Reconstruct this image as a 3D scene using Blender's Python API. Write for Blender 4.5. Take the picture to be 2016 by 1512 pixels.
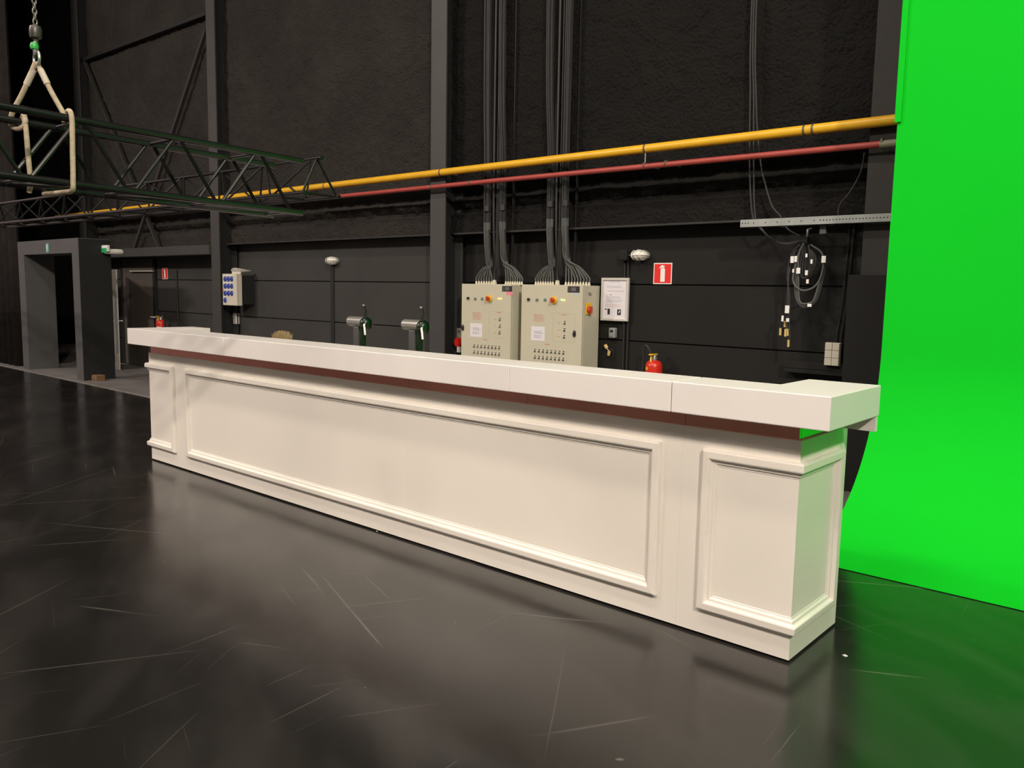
import bpy, bmesh, math, random
from mathutils import Vector, Matrix, noise

random.seed(7)
S = bpy.context.scene
for o in list(bpy.data.objects):
    bpy.data.objects.remove(o, do_unlink=True)
COL = S.collection

# ------------------------------------------------------------------ camera
F, YAW, PITCH, ROLL, CH = 1603.7, 0.716, -0.1142, 0.0179, 1.55
_c, _s, _cp, _sp, _cr, _sr = math.cos(YAW), math.sin(YAW), math.cos(PITCH), math.sin(PITCH), math.cos(ROLL), math.sin(ROLL)
FWD = Vector((-_s * _cp, _c * _cp, _sp)); R0 = Vector((_c, _s, 0)); U0 = R0.cross(FWD)
RT = R0 * _cr + U0 * _sr; UP = -R0 * _sr + U0 * _cr
CAM = Vector((0, 0, CH))
cd = bpy.data.cameras.new('camera'); cam = bpy.data.objects.new('camera', cd); COL.objects.link(cam)
m = Matrix((RT, UP, -FWD)).transposed().to_4x4(); m.translation = CAM
cam.matrix_world = m
cd.sensor_fit = 'HORIZONTAL'; cd.sensor_width = 36; cd.lens = F / 2016 * 36
cd.clip_start = 0.05; cd.clip_end = 200
S.camera = cam

def ray(px, py): return FWD + RT * ((px - 1008) / F) - UP * ((py - 756) / F)
def aY(px, py, Y): d = ray(px, py); return CAM + d * (Y / d.y)
def aX(px, py, X): d = ray(px, py); return CAM + d * (X / d.x)
def aZ(px, py, Z): d = ray(px, py); return CAM + d * ((Z - CH) / d.z)

# ------------------------------------------------------------------ world, light, exposure
w = bpy.data.worlds.new('world'); S.world = w; w.use_nodes = True
w.node_tree.nodes['Background'].inputs[0].default_value = (0.01, 0.01, 0.012, 1)
w.node_tree.nodes['Background'].inputs[1].default_value = 1.0
S.view_settings.view_transform = 'Standard'; S.view_settings.look = 'None'
S.view_settings.gamma = 1; S.view_settings.use_curve_mapping = False
S.view_settings.exposure = 0.0

def area(name, loc, target, size, power, col, spread=180, high=None):
    l = bpy.data.lights.new(name, 'AREA'); l.shape = 'RECTANGLE'; l.size = size; l.size_y = high or size; l.energy = power; l.color = col; l.spread = math.radians(spread)
    o = bpy.data.objects.new(name, l); COL.objects.link(o); o.location = loc
    o.rotation_euler = (Vector(target) - Vector(loc)).to_track_quat('-Z', 'Y').to_euler()
    return o
WARM = (1.0, 0.88, 0.76)
area('hall_lamp_a', (-13.0, -5.0, 8.6), (-13.0, 4, 0.8), 3.0, 860, (1.0, 0.88, 0.78), 180, .35)
area('hall_lamp_b', (-1.5, -4.6, 8.4), (-1.5, 3.2, 0.5), 3.0, 58, WARM, 70, .35)
area('hall_lamp_c', (7.0, -4.2, 8.6), (-8, 5, 0.8), 0.5, 310, WARM, 80)
area('overhead_lamp_a', (-6.2, 0.1, 9.7), (-6.2, 3.0, 0), 0.6, 260, WARM)
area('overhead_lamp_b', (-1.8, 0.1, 9.7), (-1.8, 3.0, 0), 0.6, 170, WARM)
area('front_wall_fill_a', (-13.0, -6.2, 8.8), (-13.0, -9, 2.0), 1.0, 300, (1.0, 0.91, 0.83))  # added lamp, its wash off the front wall acts as soft fill
area('front_wall_fill_b', (-5.0, -6.2, 8.8), (-5.0, -9, 2.0), 1.0, 300, (1.0, 0.91, 0.83))  # second added wash lamp for the bounced fill
area('left_wall_fill', (-18.0, -1.5, 8.8), (-22, -1.5, 2.0), 1.0, 450, (1.0, 0.84, 0.82))  # added pinkish wash, bounces fill off the left wall onto the bar
area('cyclorama_lamp_a', (0.4, 2.4, 6.8), (0.6, 5.6, 1.6), 1.2, 130, (1.0, 0.95, 0.86))
area('cyclorama_lamp_b', (4.6, 2.4, 6.8), (4.2, 5.6, 1.6), 1.2, 140, (1.0, 0.95, 0.86))

# ------------------------------------------------------------------ materials
def lin(c): return tuple(((v / 255) / 12.92 if v / 255 <= .04045 else ((v / 255 + .055) / 1.055) ** 2.4) for v in c)
MATS = {}
def mat(name, col, rough=.6, metal=0., var=.12, vscale=6., bump=0., bscale=60., spec=.5, emit=None, bdist=.01):
    """col is linear rgb; noise varies it slightly, optional bump."""
    if name in MATS: return MATS[name]
    M = bpy.data.materials.new(name); M.use_nodes = True; N = M.node_tree.nodes; L = M.node_tree.links
    b = N['Principled BSDF']; b.inputs['Roughness'].default_value = rough; b.inputs['Metallic'].default_value = metal
    b.inputs['Specular IOR Level'].default_value = spec
    tc = N.new('ShaderNodeTexCoord'); n = N.new('ShaderNodeTexNoise'); n.inputs['Scale'].default_value = vscale
    n.inputs['Detail'].default_value = 4
    L.new(tc.outputs['Object'], n.inputs['Vector'])
    r = N.new('ShaderNodeMapRange'); r.inputs[1].default_value = .3; r.inputs[2].default_value = .7
    r.inputs[3].default_value = 1 - var; r.inputs[4].default_value = 1 + var
    L.new(n.outputs['Fac'], r.inputs[0])
    mx = N.new('ShaderNodeVectorMath'); mx.operation = 'SCALE'; mx.inputs[0].default_value = col
    L.new(r.outputs[0], mx.inputs['Scale']); L.new(mx.outputs[0], b.inputs['Base Color'])
    if bump:
        n2 = N.new('ShaderNodeTexNoise'); n2.inputs['Scale'].default_value = bscale; n2.inputs['Detail'].default_value = 5
        L.new(tc.outputs['Object'], n2.inputs['Vector'])
        bp = N.new('ShaderNodeBump'); bp.inputs['Strength'].default_value = bump; bp.inputs['Distance'].default_value = bdist
        L.new(n2.outputs['Fac'], bp.inputs['Height']); L.new(bp.outputs[0], b.inputs['Normal'])
    if emit:
        b.inputs['Emission Color'].default_value = (*emit[0], 1); b.inputs['Emission Strength'].default_value = emit[1]
    MATS[name] = M
    return M

WHITE = mat('white_lacquer', (.80, .75, .68), .38, var=.015, vscale=2)
TOPW = mat('white_laminate', (.755, .715, .685), .35, var=.012, vscale=2)
COPPER = mat('copper_mirror', (.86, .40, .31), .10, 1.0, var=.08, vscale=3)
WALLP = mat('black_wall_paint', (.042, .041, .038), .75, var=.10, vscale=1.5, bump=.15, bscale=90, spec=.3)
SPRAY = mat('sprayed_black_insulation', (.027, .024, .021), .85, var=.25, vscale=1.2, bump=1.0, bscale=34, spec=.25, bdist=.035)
WALLF = mat('darker_black_wall_paint', (.0105, .0103, .0095), .75, var=.10, vscale=1.5, bump=.15, bscale=90, spec=.3)  # darker base colour for the bays from the cabinets rightwards
SPRAYF = mat('darker_black_sprayed_insulation', (.006, .0055, .0047), .85, var=.35, vscale=1.5, bump=1.0, bscale=30, spec=.25, bdist=.035)  # darker base colour for the upper wall above the cabinets
STEEL = mat('black_painted_steel', (.047, .046, .045), .55, var=.08, vscale=3)
BRACE = mat('black_brace_paint', (.022, .020, .018), .7, var=.15)
PORT = mat('grey_portal_paint', (.078, .078, .078), .6, var=.06)
DARK = mat('matt_black', (.008, .008, .008), .7, var=.1)
DRAPE = mat('black_molton', (.008, .007, .007), .95, var=.2, vscale=8, spec=.1)
TRUSS = mat('black_powder_coated_tube', (.007, .007, .007), .26, var=.15, vscale=10, spec=.5)
SLING = mat('tan_polyester_sling', (.42, .34, .24), .85, var=.15, vscale=40, bump=.3, bscale=200)
ZINC = mat('zinc_steel', (.42, .42, .42), .4, .8, var=.1)
YELLOW = mat('yellow_gas_pipe_paint', (.78, .43, .018), .35, var=.06)
RED = mat('red_pipe_paint', (.36, .055, .045), .45, var=.1)
CABM = mat('beige_grey_powder_coat', (.54, .51, .39), .5, var=.02)
GLAND = mat('ivory_plastic', (.62, .58, .44), .5, var=.03)
CABLEG = mat('grey_cable_sheath', (.10, .105, .10), .6, var=.1)
CONDUIT = mat('black_conduit', (.010, .010, .0095), .6, var=.1)
LOOSE = mat('dusty_black_cable', (.032, .031, .029), .6, var=.15)
TAPE = mat('dark_grey_tape', (.055, .057, .056), .5, var=.12)
CABLEB = mat('black_cable_sheath', (.022, .022, .022), .55, var=.15)
GREEN = mat('chroma_green_paint', (.004, .52, .018), .85, var=.03, vscale=.6, spec=.1)
SIGNR = mat('sign_red', (.75, .02, .015), .45, var=.02)
SIGNW = mat('sign_white', (.82, .80, .78), .5, var=.02)
SIGNG = mat('sign_green', (.02, .36, .12), .5, var=.05)
PAPER = mat('paper_white', (.72, .69, .728), .7, var=.02)
FRAMEM = mat('silver_frame', (.62, .60, .54), .4, .2, var=.03)
INK = mat('grey_ink', (.42, .40, .44), .7, var=.1)
INKB = mat('dark_print', (.022, .018, .022), .6, var=.3, vscale=80)
INKR = mat('red_ink', (.52, .22, .16), .7, var=.1)
INKP = mat('pale_red_ink', (.68, .50, .50), .7, var=.1)
PINK = mat('pink_sticker', (.85, .22, .30), .6, var=.02)
BLUET = mat('pale_blue_tape', (.45, .52, .62), .6, var=.02)
BLUE = mat('blue_socket', (.05, .09, .42), .45, var=.05)
BLACKP = mat('black_plastic', (.018, .018, .018), .35, var=.05)
GREENP = mat('green_push_button', (.12, .22, .16), .4, var=.05)
YELP = mat('yellow_plastic', (.75, .45, .02), .4, var=.03)
REDP = mat('red_plastic', (.50, .05, .02), .4, var=.05)
LEDO = mat('orange_indicator', (.9, .35, .1), .4, emit=((1, .35, .08), 3.0))
LEDG = mat('green_indicator', (.3, .9, .4), .4, emit=((.4, 1, .4), 1.5))
EXTR = mat('extinguisher_red', (.60, .025, .012), .3, var=.04)
GLASSW = mat('frosted_lamp_glass', (.85, .82, .75), .35, var=.05)
TAPG = mat('dark_green_enamel', (.0012, .013, .004), .3, var=.05)
TAPS = mat('brushed_steel', (.30, .29, .27), .38, .6, var=.05)
TAPD = mat('dark_grey_column', (.06, .06, .06), .5, var=.05)
STRAW = mat('tan_straw', (.36, .27, .13), .9, var=.3, vscale=60)
BROWN = mat('raw_wood_block', (.18, .10, .045), .8, var=.25, vscale=30)
CONC = mat('grey_concrete_floor', (.17, .16, .15), .55, var=.15, vscale=2, bump=.1)
LINEM = mat('worn_pale_tape', (.22, .21, .19), .6, var=.25, vscale=6)
SHOCK = mat('ivory_switch_plate', (.62, .58, .48), .45, var=.02)
DOORM = mat('dark_brown_door_paint', (.075, .064, .054), .6, var=.06)
ALUD = mat('pale_aluminium_edge', (.45, .42, .38), .45, .2, var=.1)
GOLD = mat('yellow_cable_end', (.62, .46, .16), .5, var=.05)
LABELG = mat('grey_label_metal', (.12, .115, .12), .5, var=.3, vscale=120)

def floor_mat():
    M = bpy.data.materials.new('black_studio_vinyl'); M.use_nodes = True; N = M.node_tree.nodes; L = M.node_tree.links
    b = N['Principled BSDF']
    tc = N.new('ShaderNodeTexCoord')
    def noi(scale, detail=3, mapping=None, dist=0.):
        n = N.new('ShaderNodeTexNoise'); n.inputs['Scale'].default_value = scale; n.inputs['Detail'].default_value = detail
        n.inputs['Distortion'].default_value = dist
        if mapping:
            m0 = N.new('ShaderNodeMapping'); m0.inputs['Rotation'].default_value = (0, 0, mapping[0])
            mp = N.new('ShaderNodeMapping')
            mp.inputs['Scale'].default_value = (mapping[1], mapping[2], 1); mp.inputs['Location'].default_value = (mapping[3], mapping[4], 0)
            L.new(tc.outputs['Object'], m0.inputs[0]); L.new(m0.outputs[0], mp.inputs[0]); L.new(mp.outputs[0], n.inputs[0])
        else: L.new(tc.outputs['Object'], n.inputs[0])
        return n.outputs['Fac']
    def mr(x, a, b_, c, d):
        r = N.new('ShaderNodeMapRange'); r.inputs[1].default_value = a; r.inputs[2].default_value = b_
        r.inputs[3].default_value = c; r.inputs[4].default_value = d; L.new(x, r.inputs[0]); return r.outputs[0]
    def op(o, a, b_):
        q = N.new('ShaderNodeMath'); q.operation = o
        for i, v in enumerate((a, b_)):
            if isinstance(v, (int, float)): q.inputs[i].default_value = v
            else: L.new(v, q.inputs[i])
        return q.outputs[0]
    total = None
    for k, (rot, sx, sy, ox, oy, th) in enumerate([(.35, .6, 26, 0, 0, .722), (1.0, .5, 34, 5, 2, .722), (-.5, .7, 22, 9, 4, .728), (2.1, .5, 30, 3, 11, .722), (1.5, .8, 40, 1, 7, .728), (-1.1, .6, 30, 4, 6, .728)]):
        f = noi(1.0, 1.0, (rot, sx, sy, ox, oy), .5)
        t = mr(f, th, th + .08, 0, 1)
        total = t if total is None else op('MAXIMUM', total, t)
    spots = mr(noi(9, 2), .76, .80, 0, .6)
    smudge = mr(noi(1.3, 5, (.5, .7, 2.2, 0, 0), .4), .45, .8, 0, .10)
    total = op('MAXIMUM', op('MULTIPLY', total, .32), spots)
    total = op('MAXIMUM', total, smudge)
    mx = N.new('ShaderNodeMix'); mx.data_type = 'RGBA'
    mx.inputs[6].default_value = (.013, .012, .0112, 1); mx.inputs[7].default_value = (.20, .18, .16, 1)
    L.new(total, mx.inputs[0]); L.new(mx.outputs[2], b.inputs['Base Color'])
    rg = mr(noi(1.6, 4, (.4, 1, 1.6, 0, 0)), .3, .7, .15, .25)
    L.new(rg, b.inputs['Roughness'])
    b.inputs['Specular IOR Level'].default_value = .55
    bp = N.new('ShaderNodeBump'); bp.inputs['Strength'].default_value = .015; bp.inputs['Distance'].default_value = .01
    L.new(noi(1.2, 2), bp.inputs['Height']); L.new(bp.outputs[0], b.inputs['Normal'])
    return M
FLOORM = floor_mat()

# ------------------------------------------------------------------ helpers
ORG = {}
def root(name, loc, label, cat, group=None, kind=None):
    o = bpy.data.objects.new(name, None); COL.objects.link(o); o.location = loc; o.empty_display_size = .1
    tag(o, label, cat, group, kind); ORG[o] = Vector(loc); return o
def tag(o, label, cat=None, group=None, kind=None):
    if label: o['label'] = label
    if cat: o['category'] = cat
    if group: o['group'] = group
    if kind: o['kind'] = kind
    return o

class MB:
    def __init__(s): s.v = []; s.f = []
    def add(s, vs, fs):
        k = len(s.v); s.v += [Vector(v) for v in vs]; s.f += [[i + k for i in f] for f in fs]; return s
    def box(s, x0, x1, y0, y1, z0, z1):
        return s.add([(x0, y0, z0), (x1, y0, z0), (x1, y1, z0), (x0, y1, z0), (x0, y0, z1), (x1, y0, z1), (x1, y1, z1), (x0, y1, z1)],
                     [(0, 3, 2, 1), (4, 5, 6, 7), (0, 1, 5, 4), (1, 2, 6, 5), (2, 3, 7, 6), (3, 0, 4, 7)])
    def tube(s, pts, r, n=8, closed=False):
        pts = [Vector(p) for p in pts]; m_ = len(pts); rs = r if isinstance(r, (list, tuple)) else [r] * m_
        rings = []; ref = None
        for i in range(m_):
            if closed: t = pts[(i + 1) % m_] - pts[i - 1]
            else: t = pts[min(i + 1, m_ - 1)] - pts[max(i - 1, 0)]
            t.normalize()
            if ref is None: ref = Vector((0, 0, 1)) if abs(t.z) < .9 else Vector((1, 0, 0))
            a = ref - t * ref.dot(t)
            if a.length < 1e-5: a = t.orthogonal()
            a.normalize(); ref = a; b = t.cross(a)
            rings.append([pts[i] + (a * math.cos(2 * math.pi * j / n) + b * math.sin(2 * math.pi * j / n)) * rs[i] for j in range(n)])
        vs = [v for q in rings for v in q]; fs = []
        for i in range(m_ if closed else m_ - 1):
            i2 = (i + 1) % m_
            for j in range(n): fs.append((i * n + j, i * n + (j + 1) % n, i2 * n + (j + 1) % n, i2 * n + j))
        if not closed: fs.append(tuple(range(n))[::-1]); fs.append(tuple((m_ - 1) * n + j for j in range(n)))
        return s.add(vs, fs)
    def lathe(s, prof, c, axis='z', n=20, sx=1., sy=1.):
        """prof: list of (radius, height along axis)."""
        c = Vector(c); vs = []; fs = []
        for r, h in prof:
            for j in range(n):
                a = 2 * math.pi * j / n; p = Vector((r * math.cos(a) * sx, r * math.sin(a) * sy, h))
                if axis == 'x': p = Vector((p.z, p.x, p.y))
                if axis == '-y': p = Vector((p.x, -p.z, p.y))
                vs.append(c + p)
        m_ = len(prof)
        for i in range(m_ - 1):
            for j in range(n): fs.append((i * n + j, i * n + (j + 1) % n, (i + 1) * n + (j + 1) % n, (i + 1) * n + j))
        fs.append(tuple(range(n))[::-1]); fs.append(tuple((m_ - 1) * n + j for j in range(n)))
        return s.add(vs, fs)
    def prism_y(s, poly, y0, y1):
        """poly of (x,z) counter-clockwise seen from the front (-Y); extruded y0..y1."""
        n = len(poly); vs = [(x, y0, z) for x, z in poly] + [(x, y1, z) for x, z in poly]
        fs = [tuple(range(n)), tuple(range(2 * n - 1, n - 1, -1))] + [(i, i + n, (i + 1) % n + n, (i + 1) % n) for i in range(n)]
        return s.add(vs, fs)
    def build(s, name, material, parent=None, smooth=False, bevel=0, label=None, cat=None, group=None, kind=None, fixn=True):
        o0 = ORG.get(parent, Vector((0, 0, 0))) if parent else Vector((0, 0, 0))
        me = bpy.data.meshes.new(name); me.from_pydata([v - o0 for v in s.v], [], s.f); me.update()
        if fixn:
            bm = bmesh.new(); bm.from_mesh(me); bmesh.ops.recalc_face_normals(bm, faces=bm.faces); bm.to_mesh(me); bm.free()
        me.materials.append(material)
        if smooth:
            for p in me.polygons: p.use_smooth = True
            me.set_sharp_from_angle(angle=.7)
        o = bpy.data.objects.new(name, me); COL.objects.link(o)
        if parent: o.parent = parent
        ORG[o] = o0
        if bevel:
            b = o.modifiers.new('bevel', 'BEVEL'); b.width = bevel; b.segments = 2; b.limit_method = 'ANGLE'
        tag(o, label, cat, group, kind)
        return o
def smoothpath(pts, k=6):
    """Catmull-Rom through points."""
    P = [Vector(p) for p in pts]; P = [P[0] * 2 - P[1]] + P + [P[-1] * 2 - P[-2]]; out = []
    for i in range(1, len(P) - 2):
        a, b, c, d = P[i - 1:i + 3]
        for j in range(k):
            t = j / k
            out.append(.5 * ((2 * b) + (c - a) * t + (2 * a - 5 * b + 4 * c - d) * t * t + (3 * b - a - 3 * c + d) * t ** 3))
    out.append(P[-2]); return out

# ------------------------------------------------------------------ room shell
WL = 7.03      # lower concrete panels
WU = 6.90      # sprayed upper wall
ZL = 2.20      # top of the concrete panels
floor = MB().box(-22, 9, -9, 5.09, -.06, 0).build('floor', FLOORM, kind='structure', label='black glossy scuffed studio floor', cat='floor')
MB().box(-22, 9, 5.09, 12, -.06, -.001).build('floor', CONC, kind='structure', label='grey concrete floor strip beyond the pale line', cat='floor')
MB().box(-22, -7.5, 5.09, 5.135, -.001, .006).build('trim_1', LINEM, kind='structure', label='pale worn strip along the edge of the black floor', cat='floor trim')
MB().box(-22, 9, -9, 12, 10, 10.1).build('ceiling', DRAPE, kind='structure', label='black studio ceiling', cat='ceiling')
MB().box(-22.1, -22, 5.4, 12, 0, 10).build('wall_left_recess', DRAPE, kind='structure', label='black end of the deep bay behind the portal', cat='wall')
MB().box(-22.1, -22, -9, 5.4, 0, 10).build('wall_left', mat('left_wall_plaster', (.40, .34, .34), .8, var=.1, vscale=.6), kind='structure', label='pale pinkish left end wall of the hall', cat='wall')  # unseen wall coloured pale pink to reflect in the copper and fill the bar
MB().box(9, 9.1, -9, 12, 0, 10).build('wall_right', STEEL, kind='structure', label='dark right end wall of the hall', cat='wall')
MB().box(-22, 9, -9.1, -9, 0, 10).build('wall_front', mat('front_wall_plaster', (.42, .37, .34), .8, var=.1, vscale=.6), kind='structure', label='plaster wall on the lamp side of the hall', cat='wall')  # unseen wall, colour lightened to bounce soft fill and brighten the copper
MB().box(-22, -17.1, 12, 12.1, 0, 10).build('wall_recess', DRAPE, kind='structure', label='black back of the deep bay behind the portal', cat='wall')
MB().box(-17.1, -17.0, 7.35, 12, 0, 10).build('wall_recess_side', DRAPE, kind='structure', label='black side of the deep bay behind the portal', cat='wall')

# sprayed upper wall with two wavy sunken bands
def upper_wall(x0, x1, material, label):
    mb = MB()
    zs = [ZL + i * .036 for i in range(112)]; zs += [zs[-1] + (i + 1) * .16 for i in range(int((10 - zs[-1]) / .16) + 1)]
    nx = int((x1 - x0) / .042); xs = [x0 + (x1 - x0) * i / nx for i in range(nx + 1)]
    vs = []
    for z in zs:
        for x in xs:
            n1 = noise.noise((x * 2.1, z * 2.1, 1.3)); n2 = noise.noise((x * 7, z * 7, 5.1)); n3 = noise.noise((x * 17, z * 17, 9.1))
            y = WU + .012 * n1 + .018 * n2 + .022 * n3
            wob = .016 * noise.noise((x * 1.1, 0, 3.)) + .010 * noise.noise((x * 4, 0, 8.)) + .008 * n2
            for zc, hw, dp in ((2.475 + wob, .034, .085), (2.655 + wob * 1.3, .047, .10)):
                dd = abs(z - zc)
                if dd < hw + .03: y += dp * min(1, max(0, (hw + .03 - dd) / .04))
            vs.append((x, y, min(z, 10)))
    w_ = len(xs); fs = [(j * w_ + i, j * w_ + i + 1, (j + 1) * w_ + i + 1, (j + 1) * w_ + i) for j in range(len(zs) - 1) for i in range(w_ - 1)]
    mb.add(vs, fs); k = len(mb.v)
    mb.add([(x0, WU, ZL), (x1, WU, ZL), (x1, 7.3, ZL), (x0, 7.3, ZL)], [(0, 3, 2, 1)])
    mb.add([(x0, WU, ZL), (x0, 7.3, ZL), (x0, 7.3, 10), (x0, WU, 10)], [(0, 1, 2, 3)])
    return mb.build('wall_back', material, smooth=True, kind='structure', label=label, cat='wall', fixn=False)
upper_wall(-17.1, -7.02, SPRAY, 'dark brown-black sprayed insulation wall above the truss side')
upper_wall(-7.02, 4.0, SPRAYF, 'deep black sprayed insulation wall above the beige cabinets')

lower = root('wall_back', (-8, WL + .1, 0), 'lower wall of smooth black concrete panels behind the bar', 'wall', kind='structure')
MB().box(-14.75, 4, WL + .03, WL + .3, 0, ZL).build('backing', DARK, lower)
MB().box(-17.1, -16.16, WL + .03, WL + .3, 0, ZL).build('backing', DARK, lower)
MB().box(-16.16, -14.75, WL + .03, WL + .3, 2.03, ZL).build('backing', DARK, lower)
JZ = [0.0, .49, 1.062, 1.632, ZL]
BAYS = [(-14.74, -12.21), (-11.97, -7.16), (-6.89, -2.18), (-1.88, 4)]
for a, b in BAYS:
    for z0, z1 in zip(JZ[:-1], JZ[1:]):
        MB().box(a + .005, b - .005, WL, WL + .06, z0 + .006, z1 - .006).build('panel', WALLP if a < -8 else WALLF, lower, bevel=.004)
for z0, z1 in zip(JZ[:-1], JZ[1:]):
    MB().box(-17.1, -16.17, WL, WL + .06, z0 + .006, z1 - .006).build('panel', WALLP, lower, bevel=.004)
# steel ledge under the sprayed wall
for i, (a, b) in enumerate(BAYS[1:]):
    MB().box(a, b, 6.83, 6.92, ZL - .012, ZL + .006).build('trim_%d' % (i + 2), BRACE, kind='structure', label='thin black steel ledge under the sprayed wall, bay %s' % ('between the first two columns', 'above the beige cabinets', 'behind the green backdrop')[i], cat='ledge')

# steel columns (I sections)
COLS = [(-17.27, -17.0, 'far black steel column above the doorway portal'), (-12.20, -11.95, 'black steel column with the socket box beside it'),
        (-7.15, -6.90, 'black steel column just beside the beige cabinets'), (-2.20, -1.90, 'black steel column next to the green backdrop edge')]
for a, b, lab in COLS:
    c_ = root('steel_column', ((a + b) / 2, 6.85, 0), lab, 'column'); sm_ = STEEL if a < -3 else BRACE
    MB().box(a, b, 6.70, 6.718, 0, 10).build('front_flange', sm_, c_)
    MB().box(a, b, 6.985, 7.0, 0, 10).build('back_flange', sm_, c_)
    MB().box((a + b) / 2 - .007, (a + b) / 2 + .007, 6.718, 6.985, 0, 10).build('web', DARK, c_)  # shade between the flanges is put into the web's black colour

# lintel beam, wind bracing in the left bay
MB().box(-16.98, -12.21, 6.66, 6.96, 2.035, 2.185).build('steel_beam', STEEL, label='black horizontal steel beam over the grey door', cat='beam', bevel=.004)
def bar(mb, p, q, w, d):
    p, q = Vector(p), Vector(q); t = (q - p).normalized(); n = Vector((0, 1, 0)); u = t.cross(n).normalized()
    vs = [e + u * (a * w / 2) + n * (b * d / 2) for e in (p, q) for a, b in ((-1, -1), (1, -1), (1, 1), (-1, 1))]
    return mb.add(vs, [(0, 1, 2, 3), (7, 6, 5, 4), (0, 4, 5, 1), (1, 5, 6, 2), (2, 6, 7, 3), (3, 7, 4, 0)])
Yb = 6.82
br = root('wind_brace', (-14.7, Yb, 2.2), 'crossed black wind bracing on the sprayed wall above the beam', 'bracing')
bar(MB(), aY(165, 118, Yb), aY(316, 495, Yb), .06, .05).build('diagonal', BRACE, br)
bar(MB(), aY(405, 60, Yb), aY(263, 495, Yb - .04), .06, .05).build('diagonal', BRACE, br)
bar(MB(), aY(160, 120, Yb), aY(407, 27, Yb), .06, .06).build('rail', DARK, br)

# doors in the left bay
d1 = root('door_1', (-15.4, 7.0, 0), 'dark grey closed door with pale rail and lever handle', 'door', kind='structure')
MB().box(-16.10, -14.83, 7.0, 7.05, .01, 2.02).build('leaf', DOORM, d1, bevel=.004)
MB().box(-14.83, -14.76, 6.98, 7.06, 0, 2.03).build('frame', DARK, d1)
MB().box(-16.16, -16.10, 6.98, 7.06, 0, 2.03).build('frame', DARK, d1)
p = aY(256, 531, 6.97); q = aY(302, 534, 6.97)
MB().box(p.x, q.x, 6.955, 7.0, 1.775, 1.80).build('closer_rail', ALUD, d1)
h = aY(303, 628, 6.95)
hd = MB().box(h.x - .03, h.x + .02, 6.98, 7.0, .80, .99).build('handle_plate', ZINC, d1)
MB().tube([(h.x, 6.985, .95), (h.x, 6.94, .95), (h.x - .10, 6.94, .95)], .011).build('lever', SIGNW, hd)
# open leaf seen edge-on
e0 = Vector((-14.99, 6.372, 0)); dv = Vector((-14.99, 6.372, 0)).normalized(); e1 = e0 + dv * 1.0; nv = Vector((-dv.y, dv.x, 0))
d2 = root('door_2', tuple(e1), 'open door leaf seen edge-on beside the portal, pale metal edge', 'door', kind='structure')
def slab(mb, a, b, n, t, z0, z1):
    vs = [P + n * s_ * t / 2 + Vector((0, 0, z)) for z in (z0, z1) for P, s_ in ((a, -1), (a, 1), (b, 1), (b, -1))]
    return mb.add(vs, [(0, 3, 2, 1), (4, 5, 6, 7), (0, 1, 5, 4), (1, 2, 6, 5), (2, 3, 7, 6), (3, 0, 4, 7)])
slab(MB(), e0 + dv * .012, e1, nv, .05, .01, 1.80).build('leaf', DOORM, d2)
slab(MB(), e0, e0 + dv * .012, nv, .085, .0, 1.80).build('edge_strip', ALUD, d2)
slab(MB(), e0 - dv * .004, e0, nv, .03, .3, 1.35).build('lock_plate', ZINC, d2)
for sg in (-1, 1):
    hb_ = e0 + dv * .05
    MB().tube([hb_ + nv * sg * .02 + Vector((0, 0, .88)), hb_ + nv * sg * .10 + Vector((0, 0, .88)), hb_ + nv * sg * .10 + dv * .1 + Vector((0, 0, .88))], .014).build('lever', ZINC, d2)

# doorway portal standing in front of the wall
PX0, PX1, PO0, PO1 = -16.27, -13.62, -15.98, -13.88
po = root('doorway_portal', (-14.9, 5.3, 0), 'tall dark grey free-standing doorway portal by the black drape', 'portal')
MB().box(PX0, PO0, 5.25, 5.74, 0, 2.02).build('jamb', PORT, po)
MB().box(PO1, PX1, 5.25, 5.74, 0, 2.02).build('jamb', PORT, po)
MB().box(PX0, PX1, 5.25, 5.74, 2.02, 2.25).build('header', PORT, po)
MB().box(PX1, PX1 + .006, 5.256, 5.74, 0.002, 2.24).build('dark_side_sheet', DARK, po)  # thin sheet, darker than the jamb, over the portal's right side
sp_ = aY(93, 488, 5.245)
sg_ = MB().box(sp_.x - .055, sp_.x + .055, 5.243, 5.25, sp_.z - .075, sp_.z + .075).build('exit_pictogram', mat('pale_green_sign', (.16, .42, .32), .5), label='small green exit pictogram plate on the doorway portal header', cat='sign')
MB().prism_y([(sp_.x - .03, sp_.z + .055), (sp_.x - .03, sp_.z + .005), (sp_.x, sp_.z - .05), (sp_.x + .03, sp_.z + .005), (sp_.x + .03, sp_.z + .055)], 5.240, 5.243).build('symbol', mat('pale_mint', (.5, .68, .60), .5), sg_)
rb = aY(147, 607, 5.5)
ab = root('alarm_button', (PO1, 5.5, rb.z), 'small red alarm button inside the doorway portal', 'alarm button')
MB().box(PO1 - .035, PO1 - .0005, 5.46, 5.55, rb.z - .05, rb.z + .05).build('housing', SIGNR, ab, bevel=.006)
MB().lathe([(.025, 0), (.025, .012)], (PO1 - .047, 5.505, rb.z), 'x', 12).build('push_plate', REDP, ab)

wb = aZ(178, 748, 0)
k_ = root('wooden_block', (-13.5, 5.43, 0), 'small raw wooden block on the floor at the portal foot', 'block')
MB().box(-13.60, -13.42, 5.36, 5.50, 0, .09).build('block', BROWN, k_, bevel=.006)
MB().box(-13.53, -13.49, 5.345, 5.36, .02, .06).build('batten', BROWN, k_)

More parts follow.
